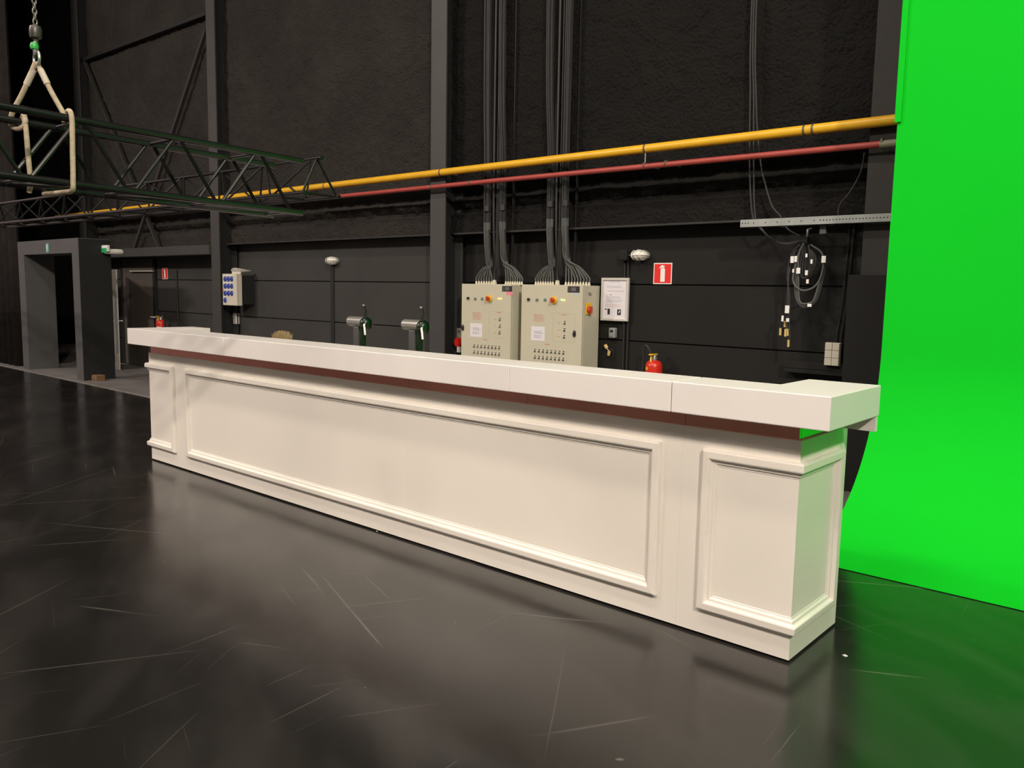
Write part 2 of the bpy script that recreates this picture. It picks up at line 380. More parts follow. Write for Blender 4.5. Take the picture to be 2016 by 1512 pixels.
# emergency luminaire
el = root('exit_light', (-13.58, 5.6, 2.05), 'white emergency light with green exit sign on the portal corner', 'exit light')
MB().box(-13.612, -13.40, 5.60, 5.64, 2.05, 2.15).build('sign_body', SIGNW, el, bevel=.004)
MB().box(-13.608, -13.42, 5.595, 5.60, 2.035, 2.105).build('sign_face', SIGNG, el)
MB().tube([(-13.50, 5.60, 2.055), (-13.50, 5.62, 2.055), (-13.50, 5.86, 2.055), (-13.50, 5.88, 2.055)], [.030, .042, .042, .030], 14).build('tube_housing', GLASSW, el, smooth=True)
MB().box(-13.614, -13.53, 5.66, 5.72, 2.035, 2.075).build('mount', SIGNW, el)

# pleated black drape at far left
def drape():
    mb = MB(); n = 150; vs = []; zs = [0.01, 2.5, 5, 8, 9.95]
    for z in zs:
        for i in range(n + 1):
            x = -16.55 - i * .035; y = 5.32 + .07 * math.sin(i * .75 + .3 * math.sin(i * .21)) * (1 - .02 * z)
            vs.append((x, y, z))
    w_ = n + 1
    mb.add(vs, [(j * w_ + i, j * w_ + i + 1, (j + 1) * w_ + i + 1, (j + 1) * w_ + i) for j in range(len(zs) - 1) for i in range(n)])
    o = mb.build('stage_drape', mat('black_velour', (.020, .017, .016), .95, var=.2, spec=.1), smooth=True, label='pleated black stage drape hanging beside the doorway portal', cat='drape')
    sm = o.modifiers.new('solid', 'SOLIDIFY'); sm.thickness = .012
drape()

# ------------------------------------------------------------------ bar
YB0, X0, X1, HB = 3.274, -7.073, -1.266, .955
BD = 3.82
SEAM = [-6.50, -5.55, -4.62, -3.69, -2.75, -1.81]
bar_r = root('bar_counter', ((X0 + X1) / 2, 3.4, 0), 'long white panelled bar front with raised mouldings', 'bar')
xs = [X0] + SEAM + [X1]
for i in range(len(xs) - 1):
    a, b = xs[i], xs[i + 1]; g = .0002
    mb = MB()
    if i == 0:
        poly = [(a, YB0), (b - g, YB0), (b - g, 3.40), (-6.76, 3.40), (-6.76, BD), (a, BD)]
    elif i == len(xs) - 2:
        poly = [(a + g, YB0), (b, YB0), (b, BD), (-1.58, BD), (-1.58, 3.40), (a + g, 3.40)]
    else:
        poly = [(a + g, YB0), (b - g, YB0), (b - g, 3.40), (a + g, 3.40)]
    n = len(poly)
    mb.add([(x, y, .012) for x, y in poly] + [(x, y, HB) for x, y in poly],
           [tuple(range(n))[::-1], tuple(range(n, 2 * n))] + [(j, (j + 1) % n, (j + 1) % n + n, j + n) for j in range(n)])
    mb.build('front_section', WHITE, bar_r)
MB().box(X0 + .05, X1 - .05, YB0 + .03, 3.38, 0, .012).build('plinth', DARK, bar_r)
MB().box(X0 + .05, -6.80, 3.38, BD - .05, 0, .012).build('plinth', DARK, bar_r)
MB().box(-1.54, X1 - .05, 3.38, BD - .05, 0, .012).build('plinth', DARK, bar_r)

PROF = [(0, 0), (0, .016), (.003, .023), (.009, .027), (.034, .0285), (.039, .027), (.046, .013), (.049, .0115), (.058, .0105), (.061, .0085), (.066, .003), (.072, .002), (.074, 0)]
ZT, ZB = .866, .128
def run(corner_a, corner_b, name='moulding'):
    """corner_x: function (w,h)->point; straight mitred length of moulding between two corners."""
    A = [corner_a(w_, h_) for w_, h_ in PROF]; B = [corner_b(w_, h_) for w_, h_ in PROF]; n = len(PROF)
    mb = MB(); mb.add(A + B, [(i, i + 1, n + i + 1, n + i) for i in range(n - 1)] + [tuple(range(n))[::-1], tuple(range(n, 2 * n))])
    return mb.build(name, WHITE, bar_r)
fr = lambda x, sx, z, sz: (lambda w_, h_: (x + sx * w_, YB0 - h_, z + sz * w_))
# middle panel, its long rails in lengths between the seams
ML, MR = -6.41, -1.915
cuts = [s_ for s_ in SEAM if ML < s_ < MR]
for z, sz in ((ZT, -1), (ZB, 1)):
    ends = [fr(ML, 1, z, sz)] + [None] * len(cuts) + [fr(MR, -1, z, sz)]
    for i in range(len(cuts) + 1):
        ca = ends[0] if i == 0 else fr(cuts[i - 1] + .0002, 0, z, sz)
        cb = ends[-1] if i == len(cuts) else fr(cuts[i] - .0002, 0, z, sz)
        run(ca, cb)
run(fr(ML, 1, ZT, -1), fr(ML, 1, ZB, 1)); run(fr(MR, -1, ZT, -1), fr(MR, -1, ZB, 1))
# end panels wrapping the corners
for XI, sx, XE, se in ((-1.70, 1, X1, 1), (-6.615, -1, X0, -1)):
    YE = 3.735
    tl = fr(XI, sx, ZT, -1); bl = fr(XI, sx, ZB, 1)
    ct = lambda w_, h_: (XE + se * h_, YB0 - h_, ZT - w_); cb = lambda w_, h_: (XE + se * h_, YB0 - h_, ZB + w_)
    et = lambda w_, h_: (XE + se * h_, YE - w_, ZT - w_); eb = lambda w_, h_: (XE + se * h_, YE - w_, ZB + w_)
    run(tl, bl); run(tl, ct); run(bl, cb); run(ct, et); run(cb, eb); run(et, eb)
# copper strip
CI = .014; ZS = 1.0326
cxs = [X0 + CI] + SEAM[1:] + [X1 - CI]
for i in range(len(cxs) - 1):
    MB().box(cxs[i] + .0008, cxs[i + 1] - .0008, YB0 + CI, YB0 + .03, HB, ZS).build('copper_strip', COPPER, bar_r)
MB().box(X1 - CI - .016, X1 - CI, YB0 + .0305, BD - CI, HB, ZS).build('copper_strip', COPPER, bar_r)
MB().box(X0 + CI, X0 + CI + .016, YB0 + .0305, BD - CI, HB, ZS).build('copper_strip', COPPER, bar_r)
for a, b in ((-6.9, -6.4), (-5.2, -4.8), (-3.9, -3.4), (-2.3, -1.5)):
    MB().box(a, b, YB0 + .034, 3.39, HB, ZS).build('support_block', WHITE, bar_r)
MB().box(-1.57, X1 - .04, 3.42, BD - .04, HB, ZS).build('support_block', WHITE, bar_r)
MB().box(X0 + .04, -6.77, 3.42, BD - .04, HB, ZS).build('support_block', WHITE, bar_r)

# counter top in sections
YS, YI, YW, XS0, XS1, ZTOP = 3.128, 3.404, 3.725, -7.15, -1.105, 1.1682
top = root('bar_countertop', ((XS0 + XS1) / 2, 3.3, ZS), 'thick white bar countertop overhanging the copper strip', 'countertop')
tx = [XS0, -5.55, -2.742, -1.797, XS1]
gap = [0, .0012, .0004, .0018, 0]
for i in range(len(tx) - 1):
    a, b = tx[i] + gap[i], tx[i + 1] - gap[i + 1]
    if i == 0: poly = [(a, YS), (b, YS), (b, YI), (-6.83, YI), (-6.83, YW), (a, YW)]
    elif i == len(tx) - 2: poly = [(a, YS), (b, YS), (b, YW), (-1.424, YW), (-1.424, YI), (a, YI)]
    else: poly = [(a, YS), (b, YS), (b, YI), (a, YI)]
    n = len(poly); mb = MB()
    mb.add([(x, y, ZS) for x, y in poly] + [(x, y, ZTOP) for x, y in poly],
           [tuple(range(n))[::-1], tuple(range(n, 2 * n))] + [(j, (j + 1) % n, (j + 1) % n + n, j + n) for j in range(n)])
    mb.build('top_section', TOPW, top, bevel=.004)
MB().box(-1.245, XS1 - .004, YW - .03, YW - .002, .965, ZS).build('rear_apron', TOPW, top)
MB().box(XS0 + .004, -7.09, YW - .03, YW - .002, .965, ZS).build('rear_apron', TOPW, top)

# worktop behind the bar that carries the taps
wt = root('back_worktop', (-4.2, 3.7, 0), 'low white worktop hidden behind the bar front', 'worktop')
MB().box(-6.72, -1.62, 3.43, 3.95, .85, .88).build('board', WHITE, wt)
for x in (-6.6, -4.2, -1.75):
    for y in (3.47, 3.89): MB().box(x - .02, x + .02, y - .02, y + .02, 0, .85).build('leg', STEEL, wt)

# beer taps
def tap(px_off, label):
    ox = px_off
    t = root('beer_tap', (ox, 3.65, .88), label, 'beer tap', 'beer taps behind the bar')
    MB().lathe([(.07, 0), (.07, .01), (.045, .016)], (ox - .04, 3.65, .88), 'z', 18).build('base', TAPS, t, smooth=True)
    MB().box(ox - .085, ox - .025, 3.62, 3.69, .89, 1.28).build('grey_column', TAPD, t, bevel=.008)
    MB().lathe([(.022, 0), (.022, .39)], (ox + .0, 3.645, .89), 'z', 14).build('green_column', TAPG, t, smooth=True)
    MB().lathe([(.030, 0), (.036, .006), (.036, .158), (.030, .164)], (ox - .150, 3.645, 1.312), 'x', 18).build('head_cylinder', TAPS, t, smooth=True)
    MB().lathe([(.034, -.01), (.046, .004), (.048, .022), (.040, .045), (.022, .058)], (ox + .012, 3.645, 1.300), 'x', 18).build('green_housing', TAPG, t, smooth=True)
    hn = MB().tube([(ox + .04, 3.635, 1.335), (ox + .042, 3.63, 1.36), (ox + .047, 3.62, 1.39), (ox + .050, 3.612, 1.425)], [.009, .011, .018, .014], 10).build('handle', BLACKP, t, smooth=True)
    MB().lathe([(.010, 0), (.011, .006), (.006, .012)], (ox + .050, 3.611, 1.424), 'z', 10).build('handle_cap', TAPS, hn, smooth=True)
    MB().tube([(ox + .052, 3.62, 1.30), (ox + .066, 3.60, 1.295), (ox + .072, 3.60, 1.27), (ox + .078, 3.60, 1.225)], .007, 8).build('spout', SIGNW, t, smooth=True)
    return t
tap(-4.572, 'steel and dark green beer tap nearer the straw brush')
tap(-3.985, 'steel and dark green beer tap nearer the beige cabinets')

# straw brush poking over the bar
sb = root('straw_brush', (-5.6, 3.66, .88), 'tan straw bristle brush head poking up behind the bar', 'brush')
MB().box(-5.70, -5.50, 3.62, 3.70, .88, .95).build('brush_block', DARK, sb, bevel=.01)
mb = MB()
for i in range(260):
    a = random.uniform(-1, 1); b = random.uniform(-1, 1); x = -5.605 + a * .07; y = 3.66 + b * .03
    h_ = 1.205 - .035 * a * a - random.uniform(0, .018)
    lean = .025 * a + random.uniform(-.008, .02)
    mb.tube([(x, y, .945), (x + lean * .3, y, 1.08), (x + lean, y + b * .008, h_)], [.0028, .0026, .0016], 4)
mb.build('bristles', STRAW, sb, kind='stuff')
MB().tube([(-5.72, 3.66, .88), (-5.715, 3.66, 1.05), (-5.70, 3.66, 1.168), (-5.66, 3.66, 1.19)], .012, 8).build('bristle_guard', BLACKP, sb, smooth=True)

# ------------------------------------------------------------------ green cyclorama
CX0, CX1, CR, CYL = -1.75, 8.6, 1.2, 4.655
cy = root('green_screen', (3, 5.3, 0), 'bright green curved cyclorama wall sweeping onto the floor', 'green screen')
prof = [(CYL + CR * math.sin(t), CR - CR * math.cos(t)) for t in [i * math.pi / 2 / 24 for i in range(25)]] + [(CYL + CR, 3), (CYL + CR, 6.5)]
prof[0] = (CYL, .004)
pb = [(y + .02, z - .004 if i else .001) for i, (y, z) in enumerate(prof)]
pb = [(CYL + .01, .0005)] + [(CYL + (CR + .02) * math.sin(t), CR - (CR + .02) * math.cos(t)) for t in [i * math.pi / 2 / 24 for i in range(1, 25)]] + [(CYL + CR + .02, 3), (CYL + CR + .02, 6.5)]
pb = [(y, max(z, .0005)) for y, z in pb]
n = len(prof); mb = MB()
vs = [(x, y, z) for x in (CX0, CX1) for y, z in prof] + [(x, y, z) for x in (CX0, CX1) for y, z in pb]
fs = [(i, i + 1, n + i + 1, n + i) for i in range(n - 1)] + [(2 * n + i, 3 * n + i, 3 * n + i + 1, 2 * n + i + 1) for i in range(n - 1)]
fs += [(i, 2 * n + i, 2 * n + i + 1, i + 1) for i in range(n - 1)] + [(n + i, n + i + 1, 3 * n + i + 1, 3 * n + i) for i in range(n - 1)]
fs += [(0, n, 3 * n, 2 * n), (n - 1, 3 * n - 1, 4 * n - 1, 2 * n - 1)]
mb.add(vs, fs); mb.build('curved_surface', GREEN, cy, smooth=True)
MB().box(-1.765, -1.725, CYL + CR - .018, CYL + CR - .001, 2.70, 6.5).build('edge_batten', GREEN, cy, bevel=.003)

# ------------------------------------------------------------------ pipes on the wall
YP = 6.62
def pipe(name, z, r, m_, label, clamps, z2=None):
    t = root(name, (-8, YP, z), label, 'pipe')
    z2 = z if z2 is None else z2
    pts = ([(-18.2, YP, z), (-12, YP, z)] if 'gas' in name else [(-9.58, YP, z), (-9.5, YP, z)]) + [(-6, YP, z), (-1.0, YP, z2), (4, YP, z2)]
    MB().tube(pts, r, 16).build('tube', m_, t, smooth=True)
    for x in clamps:
        cl = MB().lathe([(r + .003, 0), (r + .005, .003), (r + .005, .013), (r + .003, .016)], (x, YP, z), 'x', 16).build('clamp', mat('tarnished_clamp', (.13, .11, .085), .55, .4, var=.2), t, smooth=True)
        MB().tube([(x + .013, YP + r, z), (x + .013, WU - .035, z)], .006, 6).build('bracket_rod', ZINC, cl)
    return t
ZY, ZR = 2.875, 2.722
kx = [aY(px, py, YP).x for px, py in ((868, 340), (1270, 290), (1583, 250), (1600, 249), (640, 365))]
yp = pipe('gas_pipe', ZY, .040, YELLOW, 'yellow gas pipe running along the wall above the red pipe', kx)
kr = [aY(px, py, YP).x for px, py in ((850, 372), (925, 365), (1268, 325), (1310, 321), (1735, 283))]
rp = pipe('water_pipe', ZR, .026, RED, 'thin red water pipe running along the wall under the yellow pipe', kr, 2.700)
MB().tube([(kx[1] + .013, YP - .01, ZY - .04), (kx[1] + .013, YP - .01, ZR + .024)], .007, 8).build('hanger_rod', ZINC, yp)
mc = aY(1750, 280, YP)
MB().lathe([(.031, 0), (.031, .22)], (mc.x - .06, YP, 2.702), 'x', 14).build('coupling', mat('olive_grey_coupling', (.20, .20, .13), .5), rp, smooth=True)

# ------------------------------------------------------------------ electrical cabinets
YC = 6.70
def plate(px0, py0, px1, py1, Y, th, m_, name, parent, bevel=0):
    a = aY(px0, py0, Y); b = aY(px1, py1, Y)
    return MB().box(min(a.x, b.x), max(a.x, b.x), Y - th, Y, min(a.z, b.z), max(a.z, b.z)).build(name, m_, parent, bevel=bevel)
def knob(px, py, Y, r, d, m_, name, parent, n=14):
    a = aY(px, py, Y)
    return MB().lathe([(r, 0), (r, d * .8), (r * .8, d)], a, '-y', n).build(name, m_, parent, smooth=True)
sw_mesh = {}
def switch(x, z, Y, parent):
    """tiny toggle: round collar, lever and a label tick above; shared meshes."""
    for nm, m_, mk in (('toggle_switch', BLACKP, lambda: MB().lathe([(.0085, 0), (.0085, .008), (.005, .012), (.004, .02)], (0, 0, 0), '-y', 10)),
                       ('switch_label', INKB, lambda: MB().box(-.010, .010, -.0012, 0, .016, .025))):
        if nm not in sw_mesh:
            o = mk().build(nm, m_); sw_mesh[nm] = o.data; bpy.data.objects.remove(o)
        o = bpy.data.objects.new(nm, sw_mesh[nm]); COL.objects.link(o); o.parent = parent; o.location = Vector((x, Y, z)) - ORG[parent]
def rotary(px, py, parent, side=False):
    if side:
        a = aX(px, py, parent['sx'] if 'sx' in parent else -4.9)
    a = aY(px, py, YC - .001)
    pl = MB().lathe([(.040, 0), (.040, .012), (.036, .016)], a, '-y', 20).build('isolator_plate', YELP, parent, smooth=True)
    kb = MB().lathe([(.022, .016), (.022, .036), (.018, .040)], a, '-y', 14)
    kb.box(a.x - .007, a.x + .007, a.y - .06, a.y - .036, a.z - .024, a.z + .024)
    kb.build('isolator_knob', REDP, pl)
def textblock(mb, x0, x1, z0, z1, Y, rows, seed, fill=.5):
    rr = random.Random(seed); hgt = (z1 - z0) / rows
    for i in range(rows):
        z = z1 - (i + .5) * hgt; a = x0 + rr.uniform(0, .1) * (x1 - x0); b = x1 - rr.uniform(0, .25) * (x1 - x0); x = a
        while x < b - .003:
            wd = min(rr.uniform(.2, .6) * hgt * 3, b - x); mb.box(x, x + wd, Y - .0008, Y, z - hgt * fill / 2, z + hgt * fill / 2); x += wd + hgt * .5
    return mb
def cabinet(xa, xb, z1, label, gl, big, gr, spec):
    t = root('control_cabinet', ((xa + xb) / 2, 6.85, .6), label, 'cabinet', 'beige control cabinets on the wall')
    MB().box(xa, xb, YC + .022, 6.995, .60, z1 - .004).build('body', CABM, t, bevel=.004)
    dr = MB().box(xa + .002, xb - .002, YC, YC + .020, .602, z1).build('door', CABM, t, bevel=.004)
    hx = aY(*spec['handle'], YC)
    hh = MB().lathe([(.018, 0), (.018, .012), (.012, .020)], (hx.x, YC, hx.z), '-y', 16, sx=.9, sy=1.9).build('handle', BLACKP, dr, smooth=True)
    a = aY(spec['plate'][0], spec['plate'][1], YC); b = aY(spec['plate'][2], spec['plate'][3], YC)
    np_ = MB().box(a.x, b.x, YC - .003, YC, b.z, a.z).build('name_plate', INKB, dr)
    cx_, cz_ = (a.x + b.x) / 2, (a.z + b.z) / 2; wd = (b.x - a.x); hg = (a.z - b.z)
    MB().box(cx_ - wd * .18, cx_ + wd * .22, YC - .0036, YC - .003, cz_ - hg * .32, cz_ + hg * .32).build('plate_print', LABELG, np_)
    textblock(MB(), a.x + wd * .06, cx_ - wd * .22, b.z + hg * .15, a.z - hg * .15, YC - .003, 4, 3).build('plate_lettering', LABELG, np_)
    plate(*spec['sticker'], YC, .001, spec['stickm'], 'sticker', dr)
    knob(*spec['k1'], YC, .015, .022, BLACKP, 'selector_knob', dr)
    for kk in ('k2', 'k3'): knob(*spec[kk], YC, .014, .018, GREENP, 'push_button', dr)
    rotary(*spec['rot'], dr)
    for px, py, mm in spec['led']: knob(px, py, YC, .010, .008, mm, 'indicator_lamp', dr, 10)
    pp = plate(*spec['paper'], YC, .001, PAPER, 'paper_note', dr)
    a = aY(spec['paper'][0], spec['paper'][1], YC); b = aY(spec['paper'][2], spec['paper'][3], YC)
    hg = a.z - b.z; wd = b.x - a.x
    textblock(MB(), a.x + wd * .18, b.x - wd * .12, b.z + hg * .48, a.z - hg * .30, YC - .001, 2, 5, .6).build('note_print', INK, pp)
    textblock(MB(), a.x + wd * .18, b.x - wd * .12, b.z + hg * .18, b.z + hg * .42, YC - .001, 2, 6, .6).build('note_print', INK, pp)
    a = aY(spec['red'][0], spec['red'][1], YC); b = aY(spec['red'][2], spec['red'][3], YC)
    textblock(MB(), a.x, b.x, b.z, a.z, YC, 5, 11, .45).build('red_lettering', INKR, dr)
    for (px, py, wd) in spec['heads']:
        a = aY(px, py, YC); textblock(MB(), a.x - wd, a.x + wd, a.z - .006, a.z + .006, YC, 1, 2, .9).build('red_lettering', INKR, dr)
    for px, py in spec['sw3']:
        a = aY(px, py, YC); switch(a.x, a.z, YC, dr)
        textblock(MB(), a.x - .095, a.x - .045, a.z - .002, a.z + .008, YC, 1, 2, .8).build('red_lettering', INKR, dr)
    for (p0, p1) in spec['rows']:
        for i in range(8):
            f_ = i / 7; a = aY(p0[0] + (p1[0] - p0[0]) * f_, p0[1] + (p1[1] - p0[1]) * f_, YC); switch(a.x, a.z, YC, dr)
    # thin printed frames
    for fx0, fy0, fx1, fy1 in spec['frames']:
        a = aY(fx0, fy0, YC); b = aY(fx1, fy1, YC); e = .0015; mbf = MB()
        mbf.box(a.x, b.x, YC - .0006, YC, a.z - e, a.z); mbf.box(a.x, b.x, YC - .0006, YC, b.z, b.z + e)
        mbf.box(a.x, a.x + e, YC - .0006, YC, b.z, a.z); mbf.box(b.x - e, b.x, YC - .0006, YC, b.z, a.z)
        mbf.build('printed_frame', mat('faint_print', (.36, .32, .24), .6), dr)
    for x in gl + gr:
        MB().lathe([(.014, -.004), (.014, .012), (.0105, .016), (.0105, .028), (.008, .034)], (x, 6.85, z1), 'z', 10).build('cable_gland', GLAND, t, smooth=True)
    MB().lathe([(.026, -.004), (.026, .025), (.021, .030), (.021, .048)], (big, 6.85, z1), 'z', 14).build('cable_gland', GLAND, t, smooth=True)
    return t
def gx(px): return aY(px, 557, 6.85).x
ZC = 1.617
G1L = [gx(938 + i * 5) for i in range(7)]; G1B = gx(973.5); G1R = [gx(996 + i * 4.5) for i in range(8)]
G2L = [gx(1055 + i * 4.8) for i in range(8)]; G2B = gx(1097.5); G2R = [gx(1114 + i * 5.75) for i in range(9)]
c1 = cabinet(-6.62, -5.863, ZC, 'beige control cabinet with a pink sticker, next to the column', G1L, G1B, G1R, dict(
    handle=(911.8, 645), plate=(989, 563, 1008, 574), sticker=(997, 574.5, 1009, 581), stickm=PINK, k1=(922.5, 587), k2=(936.5, 588), k3=(950, 588), rot=(964, 588),
    led=[(982, 588, LEDO), (986.5, 588, LEDO)], paper=(926, 636, 949, 664), red=(930, 614, 950, 630), heads=[(983, 615.5, .05), (956, 669, .055)],
    sw3=[(984.5, 630), (984.5, 643.5), (984, 656)], rows=[((934, 682.5), (983, 686)), ((934, 694.5), (983, 699))], frames=[(963, 612.5, 1001, 667)]))
c2 = cabinet(-5.718, -4.903, ZC, 'beige control cabinet with a yellow isolator on its side', G2L, G2B, G2R, dict(
    handle=(1131.3, 657), plate=(1118, 563.5, 1141, 576), sticker=(1128, 577, 1139, 580.5), stickm=BLUET, k1=(1041.5, 589.5), k2=(1058, 590), k3=(1074, 590), rot=(1091, 591),
    led=[(1106, 590.5, LEDG), (1111, 591, LEDO)], paper=(1046, 642, 1072, 671.5), red=(1050, 618, 1073, 634), heads=[(1111, 620, .05), (1078, 678, .055)],
    sw3=[(1112, 637), (1111.5, 651), (1111, 664.5)], rows=[((1053.5, 691.5), (1109.5, 696)), ((1053.5, 704.5), (1109, 709))], frames=[(1089, 616, 1131, 675)]))
# things on the side of the second cabinet
a = aX(1158, 608, -4.901)
iso = MB().box(-4.903, -4.888, a.y - .045, a.y + .045, a.z - .06, a.z + .06).build('isolator_plate', YELP, c2, bevel=.006)
kb = MB().lathe([(.034, 0), (.034, .022), (.028, .028)], (-4.888, a.y - .01, a.z - .01), 'x', 16); kb.box(-4.865, -4.845, a.y - .02, a.y, a.z - .045, a.z + .025)
kb.build('isolator_knob', REDP, iso)
a = aX(1160, 577, -4.901)
MB().tube([(-4.903, a.y, a.z), (-4.88, a.y, a.z)], .010, 10).box(-4.885, -4.875, a.y - .022, a.y + .022, a.z - .008, a.z + .008).build('side_latch', ZINC, c2)

# cables rising from the cabinets
def cable_bundle(label, gl, big, gr, cl, cr, midx):
    t = root('cable_bundle', ((cl[0] + cr[0]) / 2, 6.86, ZC), label, 'cables', 'cable bundles above the cabinets')
    def up(x, z, top, k, n, zs, side):
        col = k % 3; row = k // 3
        ox = (col - 1) * .021; oy = -(row % 3) * .02
        jit = .006 * math.sin(k * 2.1)
        tip = ZC + .03
        zg = zs + .02 * math.cos(k)
        pts = [(x, 6.85, tip), (x, 6.85, tip + .045), (x + (top[0] + ox - x) * .45, 6.845 + oy * .3, (tip + .045 + zg) / 2 + .015), (top[0] + ox, 6.84 + oy, zg),
               (top[0] + ox + jit, 6.80 + oy * .8, zg + .18), (top[0] + ox, 6.79 + oy, 2.3), (top[0] + ox + jit, 6.785 + oy, 3.0), (top[1] + ox * 1.1, 6.80 + oy, 4.4), (top[1] + ox, 6.80 + oy, 9.9)]
        return smoothpath(pts, 5)
    for gs, cc_ in ((gl, cl), (gr, cr)):
        for k, x in enumerate(gs):
            path = up(x, 0, cc_, k, len(gs), cc_[2], 0); j = next(i for i, p_ in enumerate(path) if p_.z > 2.25)
            cb_ = MB().tube(path[:j + 1], .0085, 7).build('cable', CABLEG, t, smooth=True)
            MB().tube(path[j:], .0088, 7).build('painted_run', CABLEB, cb_, smooth=True)
    MB().tube(smoothpath([(big, 6.85, ZC + .04), (big, 6.85, ZC + .1), (midx, 6.83, 1.9), (midx, 6.78, 2.3), (midx - .01, 6.78, 4.4), (midx - .01, 6.79, 9.9)], 6), .0135, 9).build('thick_cable', CABLEB, t, smooth=True)
    for dx in (.03, .055):
        MB().tube(smoothpath([(midx + dx, 6.83, 1.72), (midx + dx, 6.80, 2.0), (midx + dx, 6.80, 3.2), (midx + dx - .02, 6.81, 9.9)], 5), .009, 7).build('cable', CABLEB, t, smooth=True)
    # long taped lengths where the cables gather
    for cc in (cl, cr):
        MB().tube([(cc[0], 6.825, cc[2] + .02), (cc[0], 6.80, cc[2] + .10), (cc[0], 6.775, 2.22)], [.030, .034, .034], 12).build('tape_wrap', TAPE, t, smooth=True)
        MB().tube([(cc[0], 6.77, 2.42), (cc[0], 6.77, 2.48)], .040, 12).build('tape_wrap', CABLEB, t, smooth=True)
    # tray rungs behind
    xa, xb = cl[0] - .03, cr[0] + .06
    for x in (xa, xb): MB().box(x - .006, x + .006, 6.865, 6.895, 1.75, 9.9).build('tray_rail', DARK, t)
    return t
tl = aY(967, 0, 6.83); tr = aY(996, 0, 6.83)
cable_bundle('grey cables fanning up from the cabinet with the pink sticker', G1L, G1B, G1R, (-6.304, tl.x, 1.83), (-6.07, tr.x, 1.86), -6.21)
tl = aY(1090, 0, 6.83); tr = aY(1128, 0, 6.83)
cable_bundle('grey cables fanning up from the cabinet with the side isolator', G2L, G2B, G2R, (-5.405, tl.x, 1.83), (-5.205, tr.x, 1.88), -5.33)

# ------------------------------------------------------------------ wall fittings
def bulkhead(px, py, label, side):
    c_ = aY(px, py, 6.92); t = root('bulkhead_lamp', (c_.x, 6.99, c_.z), label, 'wall lamp', 'oval caged wall lamps')
    MB().lathe([(.050, 0), (.054, .015), (.050, .040)], (c_.x, WL, c_.z), '-y', 24, sx=1.75).build('base', mat('grey_lamp_base', (.30, .29, .27), .5), t, smooth=True)
    MB().lathe([(.046, .038), (.046, .075), (.038, .105), (.022, .125), (.006, .132)], (c_.x, WL, c_.z), '-y', 24, sx=1.75).build('glass', GLASSW, t, smooth=True)
    for dx in (-.045, 0, .045):
        hh = math.sqrt(max(0, 1 - (dx / .09) ** 2)) * .052
        MB().tube([(c_.x + dx, WL - .04, c_.z - hh), (c_.x + dx, WL - .10, c_.z - hh * .95), (c_.x + dx, WL - .138, c_.z - hh * .4), (c_.x + dx, WL - .138, c_.z + hh * .4), (c_.x + dx, WL - .10, c_.z + hh * .95), (c_.x + dx, WL - .04, c_.z + hh)], .004, 6).build('guard_bar', GLASSW, t, smooth=True)
    MB().tube([(c_.x - .09, WL - .04, c_.z), (c_.x - .085, WL - .10, c_.z), (c_.x - .04, WL - .138, c_.z), (c_.x + .04, WL - .138, c_.z), (c_.x + .085, WL - .10, c_.z), (c_.x + .09, WL - .04, c_.z)], .004, 6).build('guard_bar', GLASSW, t, smooth=True)
    return c_
c_ = bulkhead(1253.5, 502, 'white oval caged wall lamp over the framed notice', 1)
jb = root('junction_box', (-4.6, 7, 1.92), 'small black junction box beside the lamp over the notice', 'junction box')
a = aY(1227.5, 503, 6.97)
MB().box(a.x - .045, a.x + .045, 6.955, WL, a.z - .05, a.z + .05).build('box', DARK, jb, bevel=.006)
MB().box(a.x - .038, a.x + .038, 6.950, 6.955, a.z - .042, a.z + .042).build('lid', WALLF, jb, bevel=.003)
MB().tube([(a.x + .045, 6.985, a.z), (c_.x - .098, 6.985, a.z)], .009, 8).build('cable_stub', DARK, jb)
def conduit(pts, r, label, group=None):
    o = MB().tube(pts, r, 8).build('conduit', CONDUIT, smooth=True, label=label, cat='conduit', group=group)
    return o
x1 = aY(1226, 680, 7.0).x; x2 = aY(1233.5, 680, 7.0).x
conduit([(a.x - .012, 7.016, a.z - .05), (x1, 7.016, 1.2), (x1, 7.016, .0)], .013, 'black conduit running down from the junction box behind the notice')
conduit([(a.x + .028, 7.016, a.z - .05), (x2, 7.016, 1.2), (x2, 7.016, .0)], .013, 'black conduit beside the junction box conduit, passing behind the notice')
c_ = bulkhead(648, 513, 'white oval caged wall lamp between the two bare columns', 1)
for k, dx in enumerate((-.08, -.045)):
    conduit([(c_.x + dx, 7.016, c_.z - .03), (c_.x + dx, 7.016, 0)], .015, ('outer black conduit running down from the lamp between the columns', 'inner black conduit right under the lamp between the columns')[k], 'twin conduits under the wall lamp')
conduit([(aY(346, 540, 7.0).x, 7.016, 1.80), (aY(346, 540, 7.0).x, 7.016, 0)], .02, 'black conduit on the panels beside the far extinguisher sign')
conduit([(aY(463, 600, 7.0).x, 7.016, 1.15), (aY(463, 600, 7.0).x, 7.016, 0)], .014, 'black conduit below the blue socket box')

